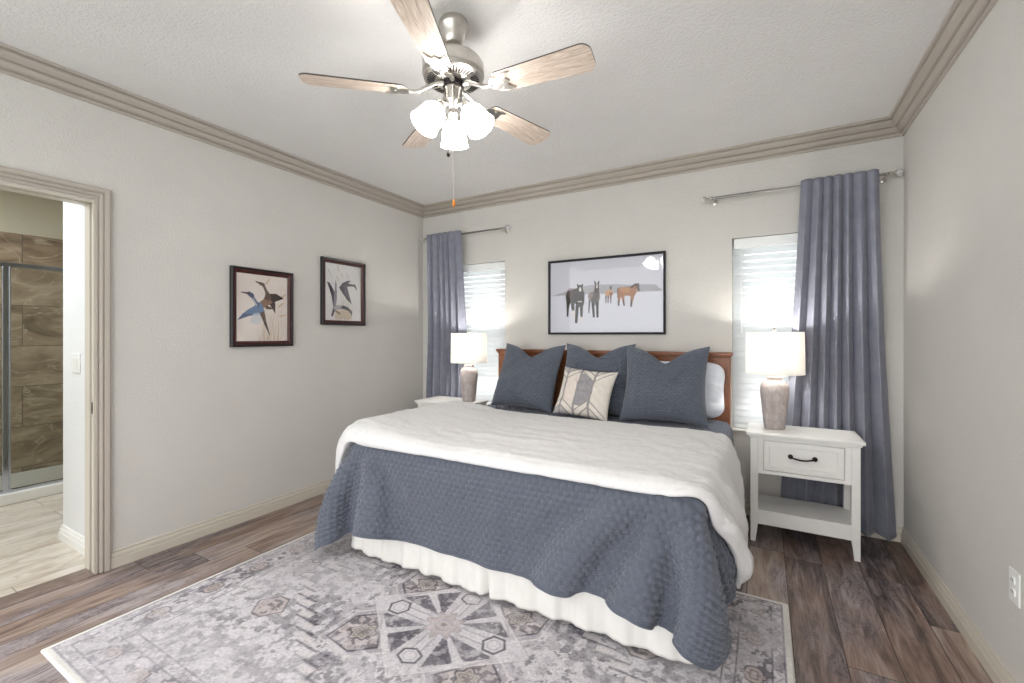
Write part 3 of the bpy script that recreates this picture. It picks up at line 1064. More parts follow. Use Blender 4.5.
def ducks(U, V, asp, birds, bg, grass):
    X = U * asp; Y = V
    n = fbm(U * 4, V * 4, 21)
    A = np.array(bg[:3]) * (0.93 + 0.14 * n[..., None])
    r = np.random.default_rng(5)
    for _ in range(46):                            # dry reeds
        x0 = asp * (0.42 + 0.45 * r.random()) if grass else asp * (0.2 + 0.5 * r.random())
        capsule(A, X, Y, (x0, 0.02), (x0 + 0.14 * (r.random() - 0.3), 0.12 + 0.38 * r.random()), 0.003, 0.001, rgb(196, 170, 132), 0.005, 0.5)
    return A


def art_pintails(U, V, asp):
    A = ducks(U, V, asp, None, rgb(250, 240, 233), True)
    X = U * asp; Y = V
    def mp(x, y):
        q = (x - 163) / 290
        return (3.0 * q / (3.4 - 0.4 * q) * asp, (575 - y) / 380)
    def st(p, q, r0, r1, c, al=1.0):
        capsule(A, X, Y, mp(*p), mp(*q), r0 / 380, r1 / 380, c, 0.008, al)
    def pg(pts, c, al=1.0):
        poly(A, X, Y, [mp(*p) for p in pts], c, al)
    for a, b in (((335, 245), (355, 215)), ((405, 372), (430, 350)), ((410, 428), (440, 420)), ((395, 330), (440, 300))):
        st(a, b, 4, 3, rgb(214, 180, 136), 0.8)
    brn, dbr, ltb = rgb(112, 88, 76), rgb(72, 58, 54), rgb(160, 126, 102)
    # brown bird behind
    pg([(342, 300), (392, 298), (432, 322), (384, 345), (386, 416), (360, 370), (320, 330)], dbr)
    pg([(345, 315), (300, 350), (296, 385), (330, 380), (370, 350)], ltb)
    st((345, 320), (340, 295), 20, 10, brn); st((338, 295), (322, 258), 8, 7, brn); st((318, 252), (302, 246), 10, 8, brn); st((300, 245), (278, 238), 5, 3, dbr)
    st((340, 380), (362, 384), 10, 6, brn)
    # blue-grey drake in front
    bl, bd, bw = rgb(116, 140, 176), rgb(78, 92, 124), rgb(222, 224, 232)
    pg([(282, 368), (235, 396), (205, 420), (172, 458), (240, 432), (292, 425), (318, 410)], bl)
    pg([(205, 420), (172, 458), (240, 432), (262, 420)], bd, 0.7)
    pg([(262, 420), (318, 405), (312, 460), (290, 480), (240, 470)], bw, 0.7)
    st((295, 375), (312, 410), 22, 16, bl); st((315, 420), (330, 470), 14, 7, brn); st((330, 470), (354, 538), 8, 2, dbr)
    st((288, 370), (262, 330), 9, 8, bd); st((255, 318), (240, 308), 13, 11, bd); st((240, 308), (198, 304), 6, 3, dbr)
    st((284, 372), (262, 335), 3, 3, bw)
    return A


def art_mallards(U, V, asp):
    A = ducks(U, V, asp, None, rgb(252, 250, 250), False)
    X = U * asp; Y = V
    def mp(x, y):
        q = (x - 125) / 266
        return (3.0 * q / (3.35 - 0.35 * q) * asp, (575 - y) / 430)
    def st(p, q, r0, r1, c, al=1.0):
        capsule(A, X, Y, mp(*p), mp(*q), r0 / 420, r1 / 420, c, 0.008, al)
    def pg(pts, c, al=1.0):
        poly(A, X, Y, [mp(*p) for p in pts], c, al)
    tan = rgb(212, 190, 166)
    for a, b in (((150, 195), (178, 245)), ((218, 160), (235, 205)), ((215, 240), (228, 275)), ((288, 210), (300, 245)), ((250, 215), (258, 245))):
        st(a, b, 3, 3, tan, 0.9)
    pg([(205, 500), (330, 480), (322, 560), (200, 560)], rgb(222, 204, 180), 0.8)
    g1, g2, g3 = rgb(74, 70, 84), rgb(110, 106, 120), rgb(150, 148, 160)
    # upper bird turning right, wing hanging
    pg([(232, 325), (258, 285), (300, 262), (318, 268), (296, 282), (330, 296), (312, 306), (290, 310), (300, 350), (324, 445), (290, 410), (258, 365)], g1)
    pg([(262, 300), (290, 300), (300, 360), (312, 420), (270, 360)], g2, 0.8)
    st((310, 296), (345, 296), 8, 8, g1); st((345, 297), (360, 325), 9, 4, g1)
    # lower bird wings up
    pg([(143, 290), (160, 294), (192, 345), (204, 380), (200, 440), (188, 470), (176, 390)], g1)
    pg([(205, 270), (214, 300), (216, 400), (205, 480), (190, 470), (196, 380)], g3)
    st((200, 470), (182, 535), 12, 8, g1); st((205, 478), (250, 470), 16, 16, rgb(190, 186, 192)); st((235, 520), (205, 500), 8, 5, rgb(150, 120, 100))
    pg([(240, 480), (262, 455), (300, 470), (326, 500), (324, 535), (306, 500), (280, 488)], g1)
    return A


picture('black framed print of four horses in snow above the headboard', (-1.178, YB - 0.002, 1.636), 0, 1.012, 0.655, 0.018, art_horses, 420, 270, M['black_frame'])
picture('dark framed print of two flying ducks nearest the doorway', (XL + 0.002, 1.888, 1.497), PI / 2, 0.455, 0.556, 0.018, art_pintails, 170, 210, M['frame_dark'], 0.024)
picture('dark framed print of two dark ducks nearest the corner', (XL + 0.002, 2.596, 1.668), PI / 2, 0.452, 0.560, 0.018, art_mallards, 170, 210, M['frame_dark'], 0.024)

# ------------------------------------------------------------------ rug
def rug_pattern(X, Y, hx, hy):
    """X, Y metres from the rug's centre"""
    lt, md, dk = [np.array(rgb(*c)[:3]) for c in ((226, 221, 224), (172, 165, 172), (88, 84, 94))]
    bg, pk = np.array(rgb(190, 180, 172)[:3]), np.array(rgb(198, 184, 180)[:3])
    A = np.ones(X.shape + (3,)) * lt
    ax, ay = np.abs(X), np.abs(Y)
    def put(mask, c, al=1.0):
        k = (np.clip(mask * 1.0, 0, 1) * al)[..., None]
        A[:] = A * (1 - k) + c * k
    def line(d, w, c=dk, al=0.8):
        put(np.clip(1.4 - np.abs(d) / w, 0, 1), c, al)
    n1 = fbm(X * 9 + 50, Y * 9 + 50, 2)
    n2 = fbm(X * 30 + 50, Y * 30 + 50, 12)
    n3 = fbm(X * 3.2 + 50, Y * 3.2 + 50, 22)
    # mirrored fields make the foliage symmetrical like a loomed rug
    f1 = fbm(ax * 26, ay * 26, 31, 3)
    f2 = fbm(ax * 44 + 9, ay * 44 + 4, 41, 2)
    vine = np.abs(f1 - 0.5)
    e = np.minimum(hx - ax, hy - ay)              # distance in from the edge
    # ---- field
    field = e > 0.245
    put(field & (f1 > 0.56), md, 0.55); put(field & (f2 > 0.66), dk, 0.6)
    line(np.where(field, vine, 9), 0.012, dk, 0.45); line(np.where(field, f1 - 0.62, 9), 0.010, dk, 0.6); line(np.where(field, f1 - 0.40, 9), 0.010, dk, 0.45)
    line(np.where(field, np.abs(f2 - 0.5), 9), 0.010, dk, 0.28)
    # stepped big lozenge
    q = 0.075
    st = (np.floor(ax / q + 0.5) * q) / 1.02 + ay / 0.74
    put(field & (st > 0.93), lt, 0.35); put(field & (st > 0.93) & (f1 > 0.54), dk, 0.35)
    put(field & (st < 0.90) & (st > 0.70) & (f1 > 0.46), dk, 0.40)
    for c_, w_ in ((0.895, 0.010), (0.965, 0.008)):
        line(np.where(field, st - c_, 9), w_, dk, 0.7)
    line(np.where(field, st - 0.93, 9), 0.022, np.array(rgb(228, 222, 221)[:3]), 0.9)
    sq = np.maximum(np.abs(ax - 0.80) * 1.2 + np.abs(ay - 0.30), np.abs(ay - 0.30) * 1.5) - 0.11
    put(field & (sq < 0), pk, 0.7); line(np.where(field, sq, 9), 0.006, dk, 0.8); put(field & (sq < -0.03) & (f2 > 0.5), dk, 0.6)
    sq = np.hypot(ax - 0.98, ay) - 0.075 * (1 + 0.2 * np.cos(6 * np.arctan2(ay, ax - 0.98)))
    put(field & (sq < 0), pk, 0.7); line(np.where(field, sq, 9), 0.006, dk, 0.8); put(field & (sq < -0.03), md, 0.8)
    # ---- medallions along the diagonals
    mx_, my_ = ax - 0.275, ay - 0.208
    c45, s45 = math.cos(math.radians(40)), math.sin(math.radians(40))
    mu, mv = mx_ * c45 + my_ * s45, -mx_ * s45 + my_ * c45
    house = np.maximum(np.maximum(np.abs(mv) - 0.115, -mu - 0.07), mu + np.abs(mv) * 0.9 - 0.15)
    put(house < 0.035, lt, 0.9); put((house < 0.03) & (f1 > 0.55), md, 0.8)
    line(house - 0.035, 0.005, np.array(rgb(226, 220, 218)[:3]), 0.9)
    put(house < 0, pk, 0.5); put((house < 0) & (f2 > 0.56), dk, 0.7); line(house, 0.006, dk, 0.9)
    oc = np.hypot(mu * 0.9, mv * 1.1) + 0.008 * np.cos(6 * np.arctan2(mv, mu))
    put(oc < 0.052, bg, 0.9); line(oc - 0.052, 0.005, dk, 0.9); put(oc < 0.02, dk, 0.6); line(oc - 0.033, 0.003, dk, 0.6)
    # ---- inner diamond with keys on its axes
    d = ax / 0.425 + ay / 0.345
    put(d < 1, lt, 0.65)
    ang = np.arctan2(ay / 0.345, ax / 0.425)
    wedge = (d < 0.90) & (d > 0.20) & (np.abs(ax / 0.425 - ay / 0.345) < 0.98 * d) & (ax > 0.034 + 0.05 * d) & (ay > 0.030 + 0.04 * d) & (np.abs(ang - PI / 4) > 0.09)
    put(wedge, np.array(rgb(112, 107, 116)[:3]), 0.9); put(wedge & (f2 > 0.6), lt, 0.45); put(wedge & (f1 < 0.42), dk, 0.5)
    for p_, o_ in ((ax, ay), (ay * 1.2, ax)):
        bar = (o_ < 0.020) & (p_ > 0.09) & (p_ < 0.26)
        put(bar, lt, 1); line(np.where((p_ > 0.09) & (p_ < 0.22), o_ - 0.021, 9), 0.004, md, 0.9)
        hx_ = np.maximum(np.abs(p_ - 0.262) * 0.87 + o_ * 0.5, o_) - 0.045
        put(hx_ < 0, lt, 1); line(hx_, 0.006, dk, 0.95); line(hx_ + 0.018, 0.003, md, 0.7)
    line(d - 1, 0.009, np.array(rgb(230, 225, 224)[:3]), 1.0); line(d - 1.028, 0.007, md, 0.8)
    rr = np.hypot(X, Y); th = np.arctan2(Y, X)
    ros = rr - 0.075 * (1 + 0.22 * np.cos(8 * th))
    put(ros < 0, pk, 0.9); line(ros, 0.005, md, 0.9); put(np.abs(rr - 0.035) < 0.007, md, 0.9); put(rr < 0.012, dk, 0.6)
    # ---- borders
    bo = e < 0.245
    put(bo, lt, 1)
    mb = (e > 0.075) & (e < 0.195)
    along = np.where(hx - ax < hy - ay, ay, ax)
    put(mb, md, 0.55); put(mb & (f1 > 0.50), dk, 0.7); put(mb & (f2 > 0.60), lt, 0.7); put(mb & (vine < 0.02), lt, 0.6)
    ph = (along / 0.235) % 1.0 - 0.5
    rx = np.hypot(ph * 0.235, (e - 0.135)) - 0.040 * (1 + 0.16 * np.cos(6 * np.arctan2(e - 0.135, ph)))
    put(mb & (rx < 0), pk, 0.9); line(np.where(mb, rx, 9), 0.004, dk, 0.8); line(np.where(mb, rx + 0.022, 9), 0.004, dk, 0.6)
    for g0, g1_ in ((0.030, 0.072), (0.198, 0.242)):
        gm = (e > g0) & (e < g1_)
        put(gm & (f2 > 0.52), md, 0.85); put(gm & (f1 > 0.60), dk, 0.4)
        z = np.abs(((along / 0.07) % 1.0) - 0.5) * 0.05 + g0 + 0.008
        line(np.where(gm, e - z, 9), 0.004, md, 0.8)
    for l_ in (0.030, 0.073, 0.197, 0.243):
        line(e - l_, 0.0035, dk, 0.8)
    put(e < 0.024, np.array(rgb(236, 233, 228)[:3]), 1)
    # ---- worn, faded patches
    wear = np.clip((n3 - 0.45) * 4.0, 0, 1) * 0.45 + np.clip((n2 - 0.52) * 5, 0, 1) * 0.40
    wear = np.where(e < 0.024, 0, wear)
    A[:] = A * (1 - wear[..., None]) + np.array(rgb(218, 213, 217)[:3]) * wear[..., None]
    A *= (0.88 + 0.20 * n1)[..., None]
    A *= np.where(e < 0.024, 1, 0.90 + 0.22 * vnoise(X * 160, Y * 160, 77))[..., None]
    return A


RX0, RX1, RY0, RY1 = -2.577, 0.102, 0.615, 2.500
hx, hy = (RX1 - RX0) / 2, (RY1 - RY0) / 2
gx, gy = np.meshgrid(np.linspace(-hx, hx, 671), np.linspace(-hy, hy, 471))
ed = np.minimum(hx - np.abs(gx), hy - np.abs(gy))
gz = 0.010 * np.clip(ed / 0.006, 0, 1) ** 0.5 + 0.0006
rug = grid_mesh('area_rug', np.stack([gx, gy, gz], -1), M['rug'], col=rug_pattern(gx, gy, hx, hy))
rug.location = ((RX0 + RX1) / 2, (RY0 + RY1) / 2, 0)
tag(rug, 'faded grey and cream oriental area rug under the foot of the bed', 'rug')

# ------------------------------------------------------------------ bed
BW = 0.962                     # half width of the mattress
BY0, BY1 = 1.815, 3.50         # foot and head of the mattress
TOP = 0.672
bed = thing('bed', 'king bed with brown wooden headboard and white pleated bed skirt', 'bed', (BX, 2.65, 0))
ox, oy = BX, 2.65
hb = thing_part = bpy.data.objects.new('headboard', None)
link(hb, bed)
hb.location = (0, 3.545 - oy, 0)
m = MB()
m.box(-0.90, 0.90, -0.012, 0.012, 0.42, 1.10)
m.build('headboard_panel', M['bed_wood'], hb)
m = MB()
for s in (-1, 1):
    m.box(s * 0.915 - 0.05, s * 0.915 + 0.05, -0.030, 0.030, 0.0, 1.135)
m2 = MB().box(-0.970, -0.865, -0.032, 0.032, 0.0, 1.140)
m2.build('headboard_post', M['bed_wood_v'], hb, bevel=0.004)
MB().box(0.865, 0.970, -0.032, 0.032, 0.0, 1.140).build('headboard_post', M['bed_wood_v'], hb, bevel=0.004)
m = MB().box(-0.865, 0.865, -0.024, 0.024, 1.045, 1.140).box(-0.865, 0.865, -0.024, 0.024, 0.42, 0.52)
m.box(-0.32, -0.26, -0.022, 0.022, 0.52, 1.045).box(0.26, 0.32, -0.022, 0.022, 0.52, 1.045)
m.build('headboard_rail', M['bed_wood'], hb, bevel=0.003)
m = MB().box(-0.990, 0.985, -0.046, 0.046, 1.152, 1.176).box(-0.980, 0.975, -0.038, 0.038, 1.138, 1.153)
m.build('headboard_cap', M['bed_wood'], hb, bevel=0.005)
MB().box(-BW + 0.02, BW - 0.02, BY0 + 0.02 - oy, BY1 - oy, 0.35, TOP - 0.025).build('mattress', M['mattress'], bed, bevel=0.05, seg=4)
MB().box(-BW + 0.01, BW - 0.01, BY0 + 0.03 - oy, BY1 - oy, 0.14, 0.35).build('box_spring', M['mattress'], bed, bevel=0.02)
for sx_ in (-0.85, 0.85):
    for sy_ in (BY0 + 0.15, BY1 - 0.1):
        m = MB().lathe([(0.022, 0.011), (0.028, 0.05), (0.028, 0.14)], 12, sx_, sy_ - oy, 0)
        m.build('bed_leg', M['dark_metal'], bed)

# pleated skirt round three sides
def skirt():
    x0, x1, y0, y1, rr = -BW + 0.004, BW - 0.004, BY0 + 0.012, BY1, 0.05
    pts, L = [], 0
    def add(p):
        pts.append(p)
    for t in np.linspace(0, 1, 240): add((x0, y1 + (y0 + rr - y1) * t))
    for a in np.linspace(0, PI / 2, 14)[1:]: add((x0 + rr - rr * math.cos(a), y0 + rr - rr * math.sin(a)))
    for t in np.linspace(0, 1, 330)[1:]: add((x0 + rr + (x1 - x0 - 2 * rr) * t, y0))
    for a in np.linspace(0, PI / 2, 14)[1:]: add((x1 - rr + rr * math.sin(a), y0 + rr - rr * math.cos(a)))
    for t in np.linspace(0, 1, 240)[1:]: add((x1, y0 + rr + (y1 - y0 - rr) * t))
    p = np.array(pts)
    d = np.gradient(p, axis=0)
    d /= np.linalg.norm(d, axis=1, keepdims=True)
    nrm = np.stack([d[:, 1], -d[:, 0]], 1)         # outward
    s = np.concatenate([[0], np.cumsum(np.linalg.norm(np.diff(p, axis=0), axis=1))])
    nv = 26
    t = np.linspace(0, 1, nv)[:, None]
    sl = s[None, :]
    w = np.sin(2 * PI * (sl / 0.15 + 0.6 * vnoise(sl * 3, sl * 0, 8))) * (0.4 + 0.9 * vnoise(sl * 5, sl * 0, 5)) \
        + 0.20 * np.sin(2 * PI * sl / 0.055 + 3 * vnoise(sl * 6, sl * 0, 15))
    amp = 0.0025 + 0.0095 * t ** 1.1
    off = 0.004 + 0.014 * t + amp * w
    # box pleat in the middle of the foot
    mid = s[240 + 13 + 165]
    off = off - 0.030 * t * np.exp(-((sl - mid) / 0.012) ** 2) + 0.012 * t * np.exp(-((np.abs(sl - mid) - 0.04) / 0.02) ** 2)
    z = 0.36 + (0.026 - 0.36) * t + 0.012 * vnoise(sl * 7, sl * 0, 33) * t
    P = np.zeros((nv, len(p), 3))
    P[..., 0] = p[None, :, 0] + nrm[None, :, 0] * off
    P[..., 1] = p[None, :, 1] + nrm[None, :, 1] * off - oy
    P[..., 2] = z + 0 * sl
    o = grid_mesh('bed_skirt', P, M['bed_linen'], bed)
    o['label'] = 'white pleated bed skirt'
    mo = o.modifiers.new('thick', 'SOLIDIFY'); mo.thickness = 0.002


skirt()

# ------------------------------------------------------------------ quilt
def cloth_grid(x0, x1, y0, y1, step):
    nx, ny = int(round((x1 - x0) / step)) + 1, int(round((y1 - y0) / step)) + 1
    X, Y = np.meshgrid(np.linspace(x0, x1, nx), np.linspace(y0, y1, ny))
    return X, Y


QX0, QX1, QY0, QY1 = BX - BW - 0.46, BX + BW + 0.45, BY0 - 0.46, 3.49
X, Y = cloth_grid(QX0, QX1, QY0, QY1, 0.042)
rest = np.stack([X, Y, 0 * X], -1)
# the corners of the cloth are a little rounded off
ca_ = np.clip((np.abs(X - BX) - BW) / 0.46, 0, 1); cb_ = np.clip((BY0 - Y) / 0.46, 0, 1)
rest[..., 0] -= np.sign(X - BX) * 0.46 * ca_ * np.where(X > BX, 0.31, 0.20) * cb_
rest[..., 1] += 0.46 * cb_ * np.where(X > BX, 0.28, 0.14) * ca_
start = rest.copy()
start[..., 2] = TOP + 0.03 - 0.05 * np.clip(np.maximum(np.abs(X - BX) - BW, BY0 - Y), 0, 1) + 0.004 * vnoise(X * 6 + 40, Y * 6, 3)
bc = box_collider((BX - BW - 0.006, BY0 - 0.008, -1.0), (BX + BW + 0.006, 5.0, TOP), 0.055, 0.027, lambda P: 0.080 + 0.11 * (P[..., 0] < BX))
head = np.zeros(X.shape, bool)
head[-14:, :] = np.abs(X[-14:, :] - BX) < BW - 0.06
start[head, 2] = TOP + 0.002
Qs = simulate(start, rest, bc, 320, 16, pin=head, g=5.0)
fq = 9
Q = upsample(Qs, fq, fq)
N = grid_normals(Q)
qx = np.linspace(0, QX1 - QX0, Q.shape[1])[None, :] + 0 * Q[..., 0]
qy = np.linspace(0, QY1 - QY0, Q.shape[0])[:, None] + 0 * Q[..., 0]
wob = 0.006 * (vnoise(qx * 9, qy * 9, 51) - 0.5)
r_ = (qy + wob) / 0.027
row = np.floor(r_)
cc = (qx + 0.5 * wob) / 0.035 + 0.5 * (row % 2)
hgt = np.abs(np.sin(PI * r_)) ** 0.7 * np.abs(np.sin(PI * cc)) ** 0.5
edge = np.minimum(np.minimum(qx, (QX1 - QX0) - qx), qy)
hgt = np.where(edge < 0.012, 0.9, np.where(edge < 0.016, 0.0, hgt))
Qf = Q + N * (0.0125 * hgt * (0.7 + 0.5 * vnoise(qx * 20, qy * 20, 61)) + 0.008)[..., None]
cq = np.array([BX, 2.4, 0])
quilt = grid_mesh('quilt', Qf - cq, M['quilt'])
quilt.location = cq
mo = quilt.modifiers.new('thick', 'SOLIDIFY'); mo.thickness = 0.006; mo.offset = -1
tag(quilt, 'slate blue woven texture quilt hanging over the foot of the bed', 'quilt')

# ------------------------------------------------------------------ duvet folded across the bed
DX0, DX1, DY0, DY1 = BX - BW - 0.25, BX + BW + 0.47, BY0 - 0.035, 2.93
X, Y = cloth_grid(DX0, DX1, DY0, DY1, 0.034)
over = np.clip(X - (BX + BW - 0.05), 0, 1)
front = np.clip((DY1 - Y) / (DY1 - DY0), 0, 1)
Yr = Y + 0.62 * over * front                      # the hanging side is drawn back from the foot
rest = np.stack([X, Yr, 0 * X], -1)
start = rest.copy()
start[..., 2] = TOP + 0.09 - 0.05 * over
start[..., 2] += 0.01 * vnoise(X * 9 + 20, Y * 9, 13)
rest = rest * np.array([1.0, 1.0, 1.0])
qstep = Qs.reshape(-1, 3)
ny_, nx_ = Qs.shape[:2]
ii = np.arange(nx_ * ny_).reshape(ny_, nx_)
tris = [tuple(int(t) for t in f) for f in np.stack([ii[:-1, :-1], ii[:-1, 1:], ii[1:, 1:], ii[1:, :-1]], -1).reshape(-1, 4)]
bvh = BVHTree.FromPolygons([tuple(map(float, p)) for p in qstep], tris)


def off_quilt(P, gap=0.028):
    F = P.reshape(-1, 3)
    for i in range(len(F)):
        hit = bvh.find_nearest(Vector(F[i]), 0.2)
        if hit[0] is None:
            continue
        loc, nr = hit[0], hit[1]
        d = Vector(F[i]) - loc
        s = d.dot(nr)
        if s < gap and abs(s) < 0.12:
            F[i] += np.array(nr) * (gap - s)
    return F.reshape(P.shape)


dc = box_collider((BX - BW - 0.030, BY0 - 0.030, -1.0), (BX + BW + 0.030, 5.0, TOP + 0.020), 0.06, 0.03)
mid = (np.abs(X - BX) < 0.55) & (Y > DY1 - 0.5)
start[mid, 2] = TOP + 0.026
Ds = simulate(start, rest, dc, 230, 14, pin=mid, late=off_quilt)
Ds = off_quilt(Ds)
D = upsample(Ds, 4, 4)
ND = grid_normals(D)
dx_ = np.linspace(0, DX1 - DX0, D.shape[1])[None, :] + 0 * D[..., 0]
dy_ = np.linspace(0, DY1 - DY0, D.shape[0])[:, None] + 0 * D[..., 0]
ed = np.minimum(np.minimum(dx_, (DX1 - DX0) - dx_), np.minimum(dy_, (DY1 - DY0) - dy_))
roll = np.sqrt(np.clip(1 - (1 - np.clip(ed / 0.06, 0, 1)) ** 2, 0, 1))
left = np.clip(1 - (dx_ - 0.12) / 0.75, 0, 1)
puff = 0.006 + roll * (0.018 + 0.095 * left ** 1.3 * np.clip(ed / 0.12, 0, 1) ** 0.5)
# creases: soft long ones plus crumples near the edges and on the hanging side
hang = np.clip((dx_ - (DX1 - DX0 - 0.65)) / 0.25, 0, 1)
wr = fbm(dx_ * 5 + 3, dy_ * 9, 71, 4)
cr = 1 - np.abs(2 * fbm(dx_ * 6 + dy_ * 4, dy_ * 11 - dx_ * 2, 81, 3) - 1)
seam = np.exp(-((ed - 0.055) / 0.006) ** 2)
puff = puff + 0.010 * (wr - 0.5) * roll + 0.011 * (cr - 0.8) * roll * (0.5 + 1.5 * hang + 0.6 * np.exp(-ed / 0.10)) - 0.004 * seam + 0.035 * hang * roll * np.sin(PI * np.clip((dx_ - (DX1 - DX0 - 0.5)) / 0.5, 0, 1))
topP = D + ND * puff[..., None]
botP = D - ND * (0.010 * roll)[..., None]
cdv = np.array([BX, 2.4, 0])
dv = bpy.data.meshes.new('duvet')
ny_, nx_ = D.shape[:2]
n_ = nx_ * ny_
ii = np.arange(n_).reshape(ny_, nx_)
qa = np.stack([ii[:-1, :-1], ii[:-1, 1:], ii[1:, 1:], ii[1:, :-1]], -1).reshape(-1, 4)
rim = np.concatenate([ii[0, :], ii[1:, -1], ii[-1, -2::-1], ii[-2:0:-1, 0]])
rn = np.roll(rim, -1)
qr = np.stack([rim, rim + n_, rn + n_, rn], -1)
qs_ = np.concatenate([qa, qa[:, ::-1] + n_, qr])
vv = np.concatenate([topP.reshape(-1, 3), botP.reshape(-1, 3)]) - cdv
dv.vertices.add(2 * n_); dv.vertices.foreach_set('co', vv.reshape(-1).astype(np.float32))
dv.loops.add(qs_.size); dv.loops.foreach_set('vertex_index', qs_.reshape(-1).astype(np.int32))
dv.polygons.add(len(qs_)); dv.polygons.foreach_set('loop_start', (np.arange(len(qs_)) * 4).astype(np.int32))
dv.polygons.foreach_set('loop_total', np.full(len(qs_), 4, np.int32))
dv.update(calc_edges=True); dv.shade_smooth(); dv.materials.append(M['duvet'])
duvet = bpy.data.objects.new('duvet', dv); link(duvet); duvet.location = cdv
tag(duvet, 'ivory linen duvet folded across the bed over the blue quilt', 'duvet')


# ------------------------------------------------------------------ pillows
def pillow(name, lab, w, h, t, loc, lean, rz, mat, dent=0.0, n=110, quilting=0.0, seed=1, col=None, rounding=0.0, cat='pillow', roll=0.0):
    """a stuffed cushion standing on its lower edge; lean tips its top backwards"""
    u = np.linspace(-1, 1, n)
    U, V = np.meshgrid(u, u)
    core = np.clip(1 - np.abs(U) ** 2.4, 0, 1) * np.clip(1 - np.abs(V) ** 2.4, 0, 1)
    th = t * 0.5 * core ** 0.52
    # sides pull in between the corners
    px = U * w / 2 * (1 - 0.085 * (1 - V ** 2))
    pz = V * h / 2 * (1 - 0.085 * (1 - U ** 2))
    # karate chop in the top edge and sagging belly
    dn = dent * np.exp(-np.abs(U / 0.40) ** 1.6) * np.clip((V + 0.35) / 1.35, 0, 1) ** 1.6
    pz = pz - dn
    px = px * (1 - rounding * np.abs(V) ** 5)
    pz = pz * (1 - rounding * np.abs(U) ** 5)
    th = th * (1 - 0.45 * np.clip(dn / (dent + 1e-6), 0, 1) * (dent > 0)) * (1 + 0.25 * np.clip(-V, 0, 1))
    wr = fbm(U * 3 + seed * 7 + 30, V * 3 + 40, 90 + seed, 4) - 0.5
    cre = 1 - np.abs(2 * fbm(U * 2.2 + 60 + seed, V * 2.2 + 9, 95 + seed, 3) - 1)
    th = th + (0.034 * wr + 0.022 * (cre - 0.8)) * core ** 0.4
    sides = []
    for s in (-1, 1):
        y = s * th
        if quilting and s < 0:
            gu, gv = (U + 1) * w / 2, (V + 1) * h / 2
            rw = gv / 0.019 + 0.5 * fbm(gu * 8, gv * 8, 5)
            cl = gu / 0.036 + 0.5 * (np.floor(rw) % 2)
            y = y - quilting * (np.abs(np.sin(PI * rw)) ** 0.6 * np.abs(np.sin(PI * cl)) ** 0.5) * np.clip(core * 4, 0, 1)
        sides.append(np.stack([px, y, pz + h / 2], -1))
    fr, bk = sides
    F = fr.reshape(-1, 3); B = bk.reshape(-1, 3)
    N_ = n * n
    ii = np.arange(N_).reshape(n, n)
    qf = np.stack([ii[:-1, :-1], ii[:-1, 1:], ii[1:, 1:], ii[1:, :-1]], -1).reshape(-1, 4)
    rim = np.concatenate([ii[0, :], ii[1:, -1], ii[-1, -2::-1], ii[-2:0:-1, 0]])
    rn = np.roll(rim, -1)
    qs = np.concatenate([qf, qf[:, ::-1] + N_, np.stack([rn, rim, rim + N_, rn + N_], -1)])
    vv = np.concatenate([F, B])
    vv[:N_][rim, 1] -= 0.003; vv[N_:][rim, 1] += 0.003
    me = bpy.data.meshes.new(name)
    me.vertices.add(len(vv)); me.vertices.foreach_set('co', vv.reshape(-1).astype(np.float32))
    me.loops.add(qs.size); me.loops.foreach_set('vertex_index', qs.reshape(-1).astype(np.int32))
    me.polygons.add(len(qs)); me.polygons.foreach_set('loop_start', (np.arange(len(qs)) * 4).astype(np.int32))
    me.polygons.foreach_set('loop_total', np.full(len(qs), 4, np.int32))
    me.update(calc_edges=True)
    if col is not None:
        a = me.color_attributes.new('pattern', 'FLOAT_COLOR', 'POINT')
        cf = col((U + 1) / 2, (V + 1) / 2).reshape(-1, 3)
        c4 = np.concatenate([np.concatenate([cf, cf]), np.ones((2 * N_, 1))], 1)
        a.data.foreach_set('color', c4.reshape(-1).astype(np.float32))
    me.shade_smooth(); me.materials.append(mat)
    o = bpy.data.objects.new(name, me); link(o)
    o.rotation_euler = (-lean, roll, rz)
    o.location = loc
    return tag(o, lab, cat)


PZ = TOP + 0.030
pillow('pillow', 'white sleeping pillow behind the right blue sham against the headboard', 0.70, 0.43, 0.17, (-0.565, 3.365, PZ), math.radians(13), 0, M['pillow_white'], 0.0, 90, 0, 6, rounding=0.17)
pillow('euro_pillow', 'slate blue quilted square pillow on the left by the far nightstand', 0.585, 0.575, 0.20, (-1.725, 3.15, PZ), math.radians(24), math.radians(-4), M['euro'], 0.10, 230, 0.011, 1, roll=math.radians(1))
pillow('euro_pillow', 'slate blue quilted square pillow in the middle behind the patterned cushion', 0.57, 0.575, 0.20, (-1.140, 3.21, PZ), math.radians(22), 0, M['euro'], 0.10, 230, 0.011, 2)
pillow('euro_pillow', 'slate blue quilted square pillow on the right before the white pillow', 0.575, 0.570, 0.21, (-0.600, 3.10, PZ), math.radians(24), math.radians(3), M['euro'], 0.115, 230, 0.011, 3)


